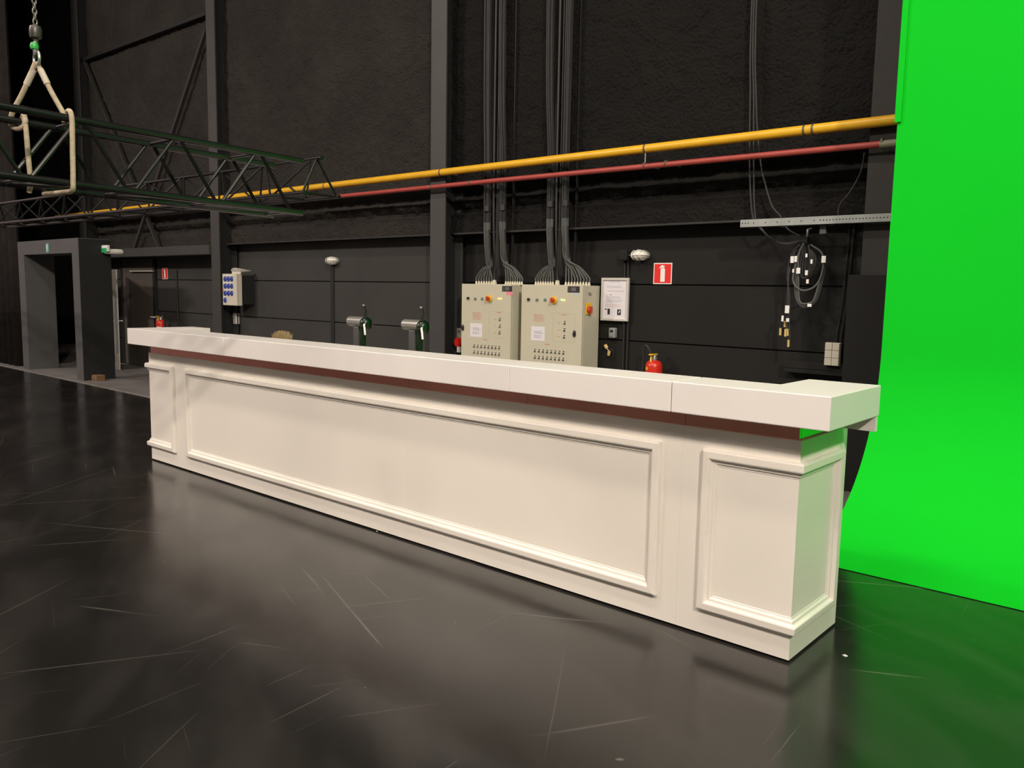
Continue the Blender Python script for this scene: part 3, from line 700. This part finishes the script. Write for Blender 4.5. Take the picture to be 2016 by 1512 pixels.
# extinguisher signs
def ext_sign(px, py, s, label, Y=7.03):
    c_ = aY(px, py, Y - .004); t = root('extinguisher_sign', (c_.x, Y, c_.z), label, 'sign', 'red extinguisher signs')
    MB().box(c_.x - s / 2, c_.x + s / 2, Y - .004, Y, c_.z - s / 2, c_.z + s / 2).build('plate', SIGNW, t)
    e = s * .455
    MB().box(c_.x - e, c_.x + e, Y - .0052, Y - .004, c_.z - e, c_.z + e).build('red_field', SIGNR, t)
    k = s / 200.
    body = [(-22, -78), (26, -78), (26, 38), (20, 50), (12, 54), (-6, 54), (-18, 48), (-22, 40)]
    noz = [(-36, 44), (-26, 52), (-12, 58), (8, 57), (22, 62), (22, 70), (6, 76), (-6, 80), (-20, 74), (-34, 58)]
    noz2 = [(-34, 44), (-31, 43), (-20, 56), (-12, 60), (-14, 66), (-26, 60)]
    for pl in (body, noz):
        MB().prism_y([(c_.x + x * k, c_.z + z * k) for x, z in pl], Y - .0062, Y - .0052).build('pictogram', SIGNW, t)
    return t
ext_sign(1304.5, 538.5, .205, 'square red extinguisher sign to the right of the framed notice')
ext_sign(324.5, 538.5, .20, 'red extinguisher sign beside the grey door')

# framed notice
a = aY(1186, 547, 6.99); b = aY(1237, 633, 6.99)
nf = root('framed_notice', ((a.x + b.x) / 2, 7.0, b.z), 'framed printed notice on the wall beside the cabinets', 'notice')
FX0, FX1, FZ0, FZ1 = a.x, b.x, b.z, a.z; fw = .026
for bx in ((FX0, FX1, FZ1 - fw, FZ1), (FX0, FX1, FZ0, FZ0 + fw), (FX0, FX0 + fw, FZ0 + fw, FZ1 - fw), (FX1 - fw, FX1, FZ0 + fw, FZ1 - fw)):
    MB().box(bx[0], bx[1], 6.97, 6.998, bx[2], bx[3]).build('frame_rail', FRAMEM, nf, bevel=.004)
sh = MB().box(FX0 + fw, FX1 - fw, 6.982, 6.997, FZ0 + fw, FZ1 - fw).build('sheet', PAPER, nf)
wx, wz = FX1 - FX0 - 2 * fw, FZ1 - FZ0 - 2 * fw; ox, oz = FX0 + fw, FZ0 + fw
mb = MB()
for x0_, x1_, z0_, z1_, rows, sd in ((.25, .8, .945, .985, 1, 1), (.06, .18, .885, .91, 1, 2), (.08, .88, .80, .865, 2, 3), (.08, .92, .70, .745, 2, 4), (.08, .38, .615, .635, 1, 5), (.06, .9, .52, .58, 2, 6), (.06, .9, .42, .50, 3, 7)):
    textblock(mb, ox + wx * x0_, ox + wx * x1_, oz + wz * z0_, oz + wz * z1_, 6.982, rows, sd, .42)
mb.build('grey_print', INK, sh)
textblock(MB(), ox + wx * .05, ox + wx * .85, oz + wz * .29, oz + wz * .385, 6.982, 3, 9, .6).build('red_print', INKP, sh)
MB().box(ox + wx * .20, ox + wx * .30, 6.981, 6.982, oz + wz * .10, oz + wz * .25).box(ox + wx * .08, ox + wx * .17, 6.981, 6.982, oz + wz * .225, oz + wz * .25).build('small_photo', INKB, sh)
MB().box(ox + wx * .62, ox + wx * .78, 6.981, 6.982, oz + wz * .09, oz + wz * .24).build('small_photo', INKB, sh)
MB().prism_y([(ox + wx * .68, oz + wz * .13), (ox + wx * .73, oz + wz * .16), (ox + wx * .75, oz + wz * .215), (ox + wx * .69, oz + wz * .19)], 6.9805, 6.981).build('photo_highlight', PAPER, sh)
MB().box(ox + wx * .30, ox + wx * .35, 6.981, 6.982, oz + wz * .612, oz + wz * .63).build('ink_mark', INKB, sh)

# key safe and connector below it
a = aY(1198, 645, 6.98); b = aY(1210, 666, 6.98)
ks = root('key_safe', ((a.x + b.x) / 2, 7.0, b.z), 'small grey key safe on the wall below the framed notice', 'key safe')
MB().box(a.x, b.x, 6.98, 7.03, b.z, a.z).build('body', mat('grey_key_safe', (.26, .27, .26), .5), ks, bevel=.012)
MB().box(a.x + .022, b.x - .022, 6.974, 6.98, a.z - .045, a.z - .022).build('window', BLACKP, ks, bevel=.003)
MB().box(a.x + .018, b.x - .018, 6.976, 6.98, b.z + .015, b.z + .03).build('latch', ZINC, ks)
a = aY(1193, 683, 7.0)
kt = root('hanging_plug', (a.x, 7.0, a.z - .12), 'yellow two-piece plug hanging on the wall below the key safe', 'plug')
q = aY(1199, 696, 7.0); mid = aY(1197.5, 689, 7.0)
MB().tube([aY(1191.5, 679, 7.0), aY(1195, 686, 7.0)], .018, 10).build('plug_body', GOLD, kt, smooth=True)
MB().tube([aY(1199.5, 691, 7.0), aY(1198, 700, 7.0)], [.018, .014], 10).build('plug_body', GOLD, kt, smooth=True)
MB().tube([aY(1195, 686, 7.0), mid, aY(1199.5, 691, 7.0)], .008, 8).build('coupling', ZINC, kt, smooth=True)
MB().tube(smoothpath([mid, aY(1205, 688, 7.0), aY(1207, 698, 7.0), aY(1205, 705, 7.0)]), .005, 6).build('lead', CABLEB, kt, smooth=True)

# red CEE socket half hidden by the first cabinet
a = aY(899, 646, 6.96); b = aY(899, 668, 6.96)
cs = root('power_socket', (a.x + .06, 7.0, b.z), 'grey power socket with red cap beside the cabinet', 'socket')
MB().box(a.x, a.x + .13, 6.96, 7.03, b.z, a.z).build('housing', mat('pale_grey_plastic', (.42, .41, .36), .5), cs, bevel=.006)
textblock(MB(), a.x + .02, a.x + .07, a.z - .055, a.z - .025, 6.96, 2, 4, .7).build('marking', INKB, cs)
MB().lathe([(.055, 0), (.058, .02), (.052, .05)], (a.x + .07, 6.95, b.z - .03), '-y', 18).build('red_cap', SIGNR, cs, smooth=True)
MB().tube([(a.x + .075, 6.93, b.z - .08), (a.x + .075, 6.93, b.z - .15)], .028, 12).build('white_plug', SIGNW, cs, smooth=True)
MB().tube([(a.x + .075, 6.93, b.z - .15), (a.x + .08, 6.95, .0)], .010, 8).build('lead', CABLEB, cs, smooth=True)

# fire extinguishers
def extinguisher(c, zt, label, r=.083, hoseside=-1):
    x, y = c; t = root('fire_extinguisher', (x, y, zt - .52), label, 'fire extinguisher', 'red fire extinguishers')
    z0 = zt - .52
    MB().lathe([(r * .9, 0), (r, .015), (r, .455), (r * .93, .485), (r * .7, .508), (r * .35, .52)], (x, y, z0), 'z', 24).build('cylinder', EXTR, t, smooth=True)
    MB().lathe([(.030, 0), (.030, .03), (.024, .055)], (x, y, zt - .006), 'z', 14).build('valve', ZINC, t, smooth=True)
    MB().box(x - .022, x + .022, y - .07, y + .03, zt + .046, zt + .060).build('lever', YELP, t, bevel=.004)
    MB().tube([(x - .01, y - .035, zt + .045), (x - .005, y - .05, zt + .01), (x, y - r * .75, zt - .02)], .010, 6).build('safety_tag', YELP, t)
    s_ = hoseside
    MB().tube(smoothpath([(x + s_ * .02, y - .02, zt + .045), (x + s_ * .04, y - .03, zt + .10), (x + s_ * .075, y - .03, zt + .138), (x + s_ * .105, y - .02, zt + .10), (x + s_ * .125, y, zt - .04), (x + s_ * .135, y, zt - .30)], 5), .011, 8).build('hose', CABLEB, t, smooth=True)
    mb = MB(); n = 10; vs = []
    for j, z in enumerate((z0 + .10, z0 + .395)):
        for i in range(n + 1):
            an = -math.pi / 2 - .1 + i * 1.2 / n; vs.append((x + (r + .001) * math.cos(an), y + (r + .001) * math.sin(an), z))
    mb.add(vs, [(i, i + 1, n + 2 + i, n + 1 + i) for i in range(n)])
    mb.build('label_sheet', SIGNW, t, smooth=True)
    mb = MB(); vs = []
    for j, z in enumerate((z0 + .425, z0 + .452)):
        for i in range(5):
            an = -math.pi / 2 - .62 + i * .42 / 4; vs.append((x + (r + .001) * math.cos(an), y + (r + .001) * math.sin(an), z))
    mb.add(vs, [(i, i + 1, 6 + i, 5 + i) for i in range(4)])
    mb.build('yellow_marking', YELP, t, smooth=True)
    MB().box(x - .03, x + .03, y + r - .002, 7.028, z0 + .30, z0 + .36).build('wall_bracket', STEEL, t)
    return t
a = aY(1287.5, 716, 6.86)
extinguisher((a.x, 6.86), .905, 'red fire extinguisher on the wall under the square red sign')
a = aY(317, 634, 6.86)
extinguisher((a.x, 6.86), .925, 'red fire extinguisher beside the grey door', hoseside=1)

# white six-way switch box and black duct
a = aY(1625, 674, 6.88); b = aY(1651, 721, 6.88)
sx_ = root('switch_box', ((a.x + b.x) / 2, 7.0, b.z), 'ivory six-gang wall box below the hanging cable coil', 'switch box')
MB().box(a.x, b.x, 6.89, 6.922, b.z, a.z).build('back_box', SHOCK, sx_)
MB().box(a.x + .01, b.x - .01, 6.922, 7.03, .99, a.z - .01).build('mounting_block', DARK, sx_)
for i in range(2):
    for j in range(3):
        w_, h_ = (b.x - a.x) / 2, (a.z - b.z) / 3
        MB().box(a.x + i * w_ + .0015, a.x + (i + 1) * w_ - .0015, 6.872, 6.89, b.z + j * h_ + .0015, b.z + (j + 1) * h_ - .0015).build('cover', SHOCK, sx_, bevel=.003)
for dx in (.05, .085): MB().tube([(a.x + dx, 7.0, a.z - .01), (a.x + dx, 7.0, a.z + .06), (a.x + dx + .03, 7.0, 1.5), (a.x + dx + .05, 7.0, 2.15)], .012, 8).build('feed_conduit', DARK, sx_, smooth=True)
a = aY(1543, 713, 6.93); b = aY(1686, 742, 6.93)
du = root('cable_duct', ((a.x + b.x) / 2, 6.98, b.z), 'black horizontal cable duct low on the wall beside the column', 'duct')
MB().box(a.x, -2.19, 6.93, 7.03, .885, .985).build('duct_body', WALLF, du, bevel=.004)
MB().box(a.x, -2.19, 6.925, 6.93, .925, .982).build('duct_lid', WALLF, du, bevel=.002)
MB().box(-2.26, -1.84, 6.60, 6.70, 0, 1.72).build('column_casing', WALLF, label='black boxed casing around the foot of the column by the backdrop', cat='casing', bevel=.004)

# blue socket box beside the first column
YSB = 6.70
a = aY(437.5, 539, YSB); b = aY(466, 602, YSB)
so = root('socket_box', ((a.x + b.x) / 2, 6.85, b.z), 'ivory distribution box with ten blue sockets beside the column', 'socket box')
MB().box(a.x, b.x, YSB + .05, 6.80, b.z, a.z).build('body', SHOCK, so, bevel=.008)
MB().box(a.x, b.x, YSB, YSB + .048, b.z, a.z).build('cover', SHOCK, so, bevel=.008)
MB().box(a.x + .05, b.x - .02, 6.80, 7.03, b.z + .02, a.z - .02).build('wall_mount', DARK, so)
for i in range(10):
    px = 443.8 + (i % 3) * 6.4; py = (549.5, 563.5, 577.5, 591)[i // 3]
    q = aY(px, py, YSB)
    rk = MB().lathe([(.040, 0), (.040, .008), (.034, .012)], q, '-y', 16).build('socket', BLUE, so, smooth=True)
    MB().lathe([(.030, .012), (.026, .020)], q, '-y', 12).build('socket_lid', mat('dark_blue_lid', (.03, .05, .24), .4), rk, smooth=True)
    MB().box(q.x - .03, q.x + .03, YSB - .02, YSB, q.z + .042, q.z + .054).build('hinge', SIGNW, rk)
q = aY(440, 571, YSB); MB().lathe([(.018, 0), (.018, .01)], q, '-y', 10).build('lock', REDP, so)
for i in range(6): MB().lathe([(.018, 0), (.018, .03), (.012, .04)], (a.x + .20 + i * .042, 6.77, a.z - .002), 'z', 8).build('gland', SHOCK, so, smooth=True)
mb = MB()
for i in range(7):
    x = a.x + .2 + i * .036; mb.tube(smoothpath([(x, 6.77, a.z + .03), (x - .02, 6.76, a.z + .06), (x + .03, 6.80, a.z + .085 - .008 * i), (a.x + .40, 6.95, a.z + .05)], 4), .011, 6)
mb.build('cable_loops', mat('grey_white_cable', (.36, .34, .30), .6), so, smooth=True)
q = aY(460, 627, 6.95)
pc = root('wall_switch', (q.x, 7.0, q.z), 'small white wall switch below the blue socket box', 'switch')
MB().box(q.x - .045, q.x + .045, 6.96, 7.03, q.z - .09, q.z + .09).build('housing', SIGNW, pc, bevel=.01)
MB().box(q.x - .03, q.x + .03, 6.95, 6.96, q.z + .0, q.z + .06).build('rocker', mat('grey_rocker', (.40, .38, .34), .5), pc, bevel=.004)

# ------------------------------------------------------------------ perforated rail and hanging cables at right
YR = 6.60
rr = root('perforated_rail', (-2.5, YR, 2.15), 'pale perforated metal rail fixed across the wall by the backdrop', 'rail')
MB().box(-3.19, -1.80, YR, YR + .004, 2.118, 2.188).build('web', mat('galvanised_rail', (.34, .36, .35), .45, .3, var=.15, vscale=5), rr)
MB().box(-3.19, -1.80, YR, YR + .04, 2.184, 2.188).build('flange', ZINC, rr)
MB().box(-3.19, -1.80, YR, YR + .04, 2.118, 2.122).build('flange', ZINC, rr)
mb = MB()
for i in range(54):
    x = -3.17 + i * .0255
    if 3 <= i < 26 and i % 4: continue
    mb.box(x - .0045, x + .0045, YR - .0012, YR, 2.149, 2.157)
mb.build('slots', DARK, rr, kind='stuff')
for x in (-2.95, -2.53):
    MB().box(x - .02, x + .02, YR + .004, WU + .05, 2.135, 2.165).build('bracket', ZINC, rr)
MB().box(-2.53, -2.48, 6.66, 6.72, 2.05, 2.118).build('bracket', mat('dull_bracket', (.10, .10, .10), .5), rr)
cc = root('hanging_cable_coil', (-2.7, 6.85, 1.5), 'coil of dark cables with white tags and yellow ends hanging on the wall', 'cable coil')
YK = 6.84
def pk(px, py, dy=0): return aY(px, py, YK + dy)
def ck(pts, r=.008, m_=CABLEG, name='cable', k=6): return MB().tube(smoothpath(pts, k), r, 7).build(name, m_, cc, smooth=True)
for i in range(3):
    o_ = i * 3; dy = -.02 * i
    ck([pk(1580, 478, dy), pk(1566 - o_, 498, dy), pk(1555 - o_ * .8, 540, dy), pk(1549 + o_, 590, dy), pk(1546 + o_ * 1.2, 630, dy), pk(1541 + o_ * 2.4, 655 + o_ * 2, dy)], .007, CABLEG if i % 2 else CABLEB)
for i in range(3):
    o_ = i * 3; dy = -.03 - .012 * i
    ck([pk(1582, 478, dy), pk(1572, 500 + o_, dy), pk(1566 + o_, 550, dy), pk(1567 + o_, 585, dy), pk(1578, 603 - o_, dy), pk(1592, 603 - o_, dy), pk(1608 - o_, 590, dy), pk(1619 - o_, 555, dy), pk(1624 - o_ * .5, 520, dy), pk(1617, 497, dy), pk(1596, 482, dy)], .007)
ck([pk(1572, 500, -.06), pk(1562, 540, -.06), pk(1563, 558, -.06), pk(1575, 570, -.06), pk(1590, 571, -.06), pk(1606, 562, -.06), pk(1616, 545, -.06), pk(1622, 520, -.06)], .008)
for i in range(4):
    dy = -.05 + .01 * i
    ck([pk(1584, 478, dy), pk(1578 + 4 * i, 505, dy), pk(1575 + 5 * i, 535, dy), pk(1582 + 3 * i, 548, dy), pk(1592 + 2 * i, 540, dy), pk(1594 + 4 * i, 510, dy), pk(1592, 482, dy)], .007, CABLEB)
MB().tube([pk(1575, 474, -.03), pk(1592, 474, -.03)], .035, 10).build('tie_wrap', DARK, cc, smooth=True)
MB().tube([pk(1588, 474, 0), pk(1590, 452, 0), (pk(1590, 452).x, WU + .03, pk(1590, 448).z)], .008, 6).build('hook', ZINC, cc)
def tagp(px, py, w_, h_, dy=-.075, m_=SIGNW):
    a = pk(px, py, dy); MB().box(a.x - w_ / 2, a.x + w_ / 2, a.y - .006, a.y, a.z - h_ / 2, a.z + h_ / 2).build('cable_tag', m_, cc)
for px, py, w_, h_ in ((1560, 511, .028, .055), (1567, 510, .022, .05), (1622, 510.5, .034, .055), (1572, 533, .032, .048), (1588, 537, .022, .04), (1562, 533, .014, .03), (1590, 554, .02, .035), (1550, 609, .036, .065), (1541, 627, .018, .05), (1551, 630, .026, .03), (1598, 515, .016, .035), (1588, 503, .016, .03)): tagp(px, py, w_, h_)
tagp(1594, 601, .034, .025)
for px, py, ln in ((1536, 653, 14), (1546, 655, 15), (1551, 654, 14), (1552, 676, 14), (1545, 638, 12)):
    MB().tube([pk(px + .5, py - ln / 2, -.03), pk(px, py + ln / 2, -.03)], .010, 8).build('yellow_end', GOLD, cc, smooth=True)
for pts in ([(1541, 612), (1538, 632), (1536, 648)], [(1548, 612), (1547, 632), (1546, 650)], [(1551, 612), (1552, 640), (1551, 670)]):
    ck([pk(x, y, -.03) for x, y in pts], .004, CABLEB)
# loose feed cables from above
for pts, lab in (([(1539, -1200), (1483, -60), (1477, 200), (1476, 330), (1481, 420), (1495, 445), (1520, 470), (1550, 481), (1578, 474)], 'thin dark cable dropping from above to the coil, outermost loop'),
                 ([(1544, -1200), (1487, -60), (1484, 200), (1484, 330), (1487, 425), (1502, 455), (1530, 476), (1555, 478), (1580, 471)], 'thin dark cable dropping from above to the coil, inner loop'),
                 ([(1549, -1200), (1492, -60), (1489, 200), (1497, 315), (1506, 360), (1520, 405), (1536, 425), (1550, 450), (1575, 465)], 'thin dark cable curving behind the perforated rail'),
                 ([(1702, 300), (1694, 340), (1672, 380), (1655, 400), (1650, 420), (1652, 440)], 'pale loose cable arching onto the perforated rail')):
    MB().tube(smoothpath([aY(x, y, 6.80) for x, y in pts], 5), .0075 if 'pale' not in lab else .007, 7).build('loose_cable', LOOSE, smooth=True, label=lab, cat='cable')

# ------------------------------------------------------------------ trusses
def lattice_box():
    C0 = Vector((-4.043, 2.784, 1.971)); az, ti, s = 1.582, -.023, .29
    d = Vector((math.cos(az) * math.cos(ti), math.sin(az) * math.cos(ti), math.sin(ti))); sv = Vector((math.sin(az), -math.cos(az), 0)); u = sv.cross(d)
    t = root('box_truss', tuple(C0 - d * 2), 'black square lattice truss hanging from the tan slings', 'truss')
    L_ = 4.3; off = {'C': Vector(), 'D': -sv * s, 'A': u * s, 'B': u * s - sv * s}
    for k in 'ABCD': MB().tube([C0 + off[k] - d * L_, C0 + off[k]], .0175, 14).build('chord', TRUSS, t, smooth=True)
    for k in 'CD': 
        pass
    def at(k, y): return C0 + off[k] - d * (2.784 - y)
    An = [2.50 - .459 * i for i in range(9)]; Cn = [2.725 - .459 * i for i in range(9)]
    for lo, hi in (('C', 'A'), ('D', 'B')):
        for i in range(9):
            MB().tube([at(lo, Cn[i] - .015), at(hi, An[i] + .015)], .0095, 8).build('diagonal', TRUSS, t, smooth=True)
            if i < 8: MB().tube([at(hi, An[i] - .015), at(lo, Cn[i + 1] + .015)], .0095, 8).build('diagonal', TRUSS, t, smooth=True)
    for i in range(9):
        MB().tube([at('A', An[i]), at('B', An[i])], .009, 8).build('cross_bar', TRUSS, t, smooth=True)
        MB().tube([at('C', Cn[i]), at('D', Cn[i])], .009, 8).build('cross_bar', TRUSS, t, smooth=True)
        if i < 8: MB().tube([at('C', Cn[i]), at('D', Cn[i + 1])], .009, 8).build('cross_bar', TRUSS, t, smooth=True)
    return at
AT = lattice_box()
def lattice_tri():
    E0 = Vector((-4.798, 3.617, 2.188)); az, s = .019, .29; h_ = s * .866
    d = Vector((math.cos(az), math.sin(az), -.002)).normalized(); sv = Vector((math.sin(az), -math.cos(az), 0)); u = Vector((0, 0, 1))
    t = root('triangular_truss', tuple(E0 - d * 4), 'black triangular lattice truss hanging parallel to the wall', 'truss')
    off = {'P': sv * s / 2 + u * h_, 'F': sv * s, 'K': Vector()}; L_ = 12.0
    for k in 'PFK': MB().tube([E0 + off[k] - d * L_, E0 + off[k]], .0145, 12).build('chord', TRUSS, t, smooth=True)
    def at(k, x): return E0 + off[k] - d * x
    n = 20; p_ = .6
    for i in range(n):
        a0 = .10 + i * p_; b0 = a0 + p_ / 2
        if i == 0:
            for k in 'FK': MB().tube([at('P', .06), at(k, .03)], .0085, 7).build('diagonal', TRUSS, t, smooth=True)
        for k in 'FK':
            MB().tube([at('P', a0 + .02), at(k, b0 - .01)], .008, 7).build('diagonal', TRUSS, t, smooth=True)
            if i < n - 1: MB().tube([at(k, b0 + .01), at('P', a0 + p_ - .02)], .008, 7).build('diagonal', TRUSS, t, smooth=True)
        MB().tube([at('F', b0), at('K', b0)], .008, 7).build('cross_bar', TRUSS, t, smooth=True)
        if i < n - 1: MB().tube([at('F', b0), at('K', b0 + p_)], .008, 7).build('cross_bar', TRUSS, t, smooth=True)
    MB().tube([at('F', .03), at('K', .03)], .0085, 7).build('cross_bar', TRUSS, t, smooth=True)
lattice_tri()

# sling, hook and chain
HX, HY = -4.188, 1.47
rl = .0115; e = .031
a0, b0, c0, d0 = AT('A', 1.53), AT('B', 1.53), AT('C', 1.53), AT('D', 1.53)
X_, Z_ = Vector((1, 0, 0)), Vector((0, 0, 1)); Yv = Vector((0, 1, 0))
ring = Vector((HX, HY, 2.545))
sl = root('lifting_sling', (HX, HY, 1.95), 'tan round sling wrapped around the square truss', 'sling')
MB().tube(smoothpath([ring, ring + (a0 - X_ * .045 - ring) * .5, a0 - X_ * .04 + Z_ * .01, a0 - X_ * e - Z_ * .02 - Yv * .01], 6), rl, 9).build('leg', SLING, sl, smooth=True)
MB().tube(smoothpath([a0 - X_ * e - Z_ * .005, a0 - X_ * .012 + Z_ * e, a0 + X_ * .02 + Z_ * e * .8, a0 + X_ * e * 1.05 - Z_ * .02, (a0 + c0) / 2 + X_ * .034, c0 + X_ * .034 + Z_ * .01, c0 + X_ * .018 - Z_ * e, c0 - X_ * .08 - Z_ * e * 1.1, d0 + X_ * .06 - Z_ * e, d0 - X_ * .02 - Z_ * e * .9], 6), rl, 9).build('wrap', SLING, sl, smooth=True)
b1 = AT('B', 1.44)
MB().tube(smoothpath([ring + Vector((0, -.005, 0)), ring + (b1 - Yv * .055 - ring) * .5, b1 + X_ * .0 - Yv * .045 + Z_ * e, b1 - Yv * .04 - X_ * e * .9 - Z_ * .02, b1 - Yv * .02 - X_ * .01 - Z_ * e, b1 + X_ * e * .6 - Z_ * .02 - Yv * .005, b1 + X_ * e + Z_ * .004, b1 + X_ * .01 + Z_ * e, b1 - X_ * e * .9 + Z_ * .004 + Yv * .005], 6), rl, 9).build('leg', SLING, sl, smooth=True)
d1_ = AT('D', 1.455)
MB().tube(smoothpath([b1 + X_ * .012 + Z_ * e * .6, b1 + X_ * e - Z_ * .03, (b1 + d1_) / 2 + X_ * .03, d1_ + X_ * e + Z_ * .02, d1_ + X_ * .01 - Z_ * e], 6), rl, 9).build('drop', SLING, sl, smooth=True)
for tgt in (a0 - X_ * .045, b1 - Yv * .055):
    p0 = ring + (tgt - ring) * .12; p1 = ring + (tgt - ring) * .38
    MB().tube([p0, p1], .0145, 9).build('sleeve', mat('pale_sling_sleeve', (.50, .43, .34), .8), sl, smooth=True)
ch = root('chain_hoist_hook', (HX, HY, 2.55), 'hoist chain with hook and green shackle above the sling', 'hoist')
MB().tube([ring + Vector((.032 * math.cos(a), 0, .018 + .034 * math.sin(a))) for a in [i * math.pi / 10 for i in range(20)]], .007, 8, True).build('ring', ZINC, ch, smooth=True)
MB().tube([(HX - .012, HY, 2.575), (HX - .016, HY, 2.60), (HX - .004, HY, 2.63), (HX, HY, 2.65)], .010, 8).build('hook', mat('dark_hook_steel', (.16, .15, .14), .4, .5), ch, smooth=True)
MB().tube([(HX + .012, HY - .012, 2.575), (HX + .016, HY - .012, 2.60), (HX + .010, HY - .008, 2.63)], [.008, .009, .010], 8).build('latch', mat('dark_hook_steel', (.16, .15, .14), .4, .5), ch, smooth=True)
MB().lathe([(.004, -.02), (.016, -.013), (.019, 0), (.014, .014), (.004, .018)], (HX + .012, HY - .012, 2.612), 'z', 14).build('green_pin', mat('green_shackle_pin', (.03, .36, .06), .4), ch, smooth=True)
MB().lathe([(.016, 0), (.024, .006), (.026, .02), (.026, .045), (.022, .056), (.010, .062)], (HX, HY, 2.648), 'z', 16).build('hook_block', mat('dark_hook_block', (.06, .055, .05), .4, .4), ch, smooth=True)
mb = MB(); z = 2.712; i = 0
while z < 9.95:
    a = Vector((1, 0, 0)) if i % 2 else Vector((0, 1, 0))
    mb.tube([Vector((HX, HY, z + .012)) + a * (.0085 * math.cos(q_)) + Vector((0, 0, .015 * math.sin(q_))) for q_ in [j * math.pi / 4 for j in range(8)]], .0036, 5, True)
    z += .0225; i += 1
mb.build('chain', mat('zinc_chain', (.20, .20, .17), .45, .6), ch, smooth=True)

# crumbs on the floor
for px, py, s_, lab in ((1663, 1291, .012, 'small cream scrap on the black floor by the bar end'), (742, 1046, .007, 'tiny pale chip on the floor along the bar front')):
    p = aZ(px, py, 0)
    MB().add([(p.x - s_, p.y, 0), (p.x + s_ * .7, p.y - s_ * .5, 0), (p.x + s_, p.y + s_ * .6, 0), (p.x - s_ * .4, p.y + s_ * .7, 0), (p.x, p.y, s_ * .6)], [(3, 2, 1, 0), (0, 1, 4), (1, 2, 4), (2, 3, 4), (3, 0, 4)]).build('paper_scrap', SIGNW, label=lab, cat='scrap')
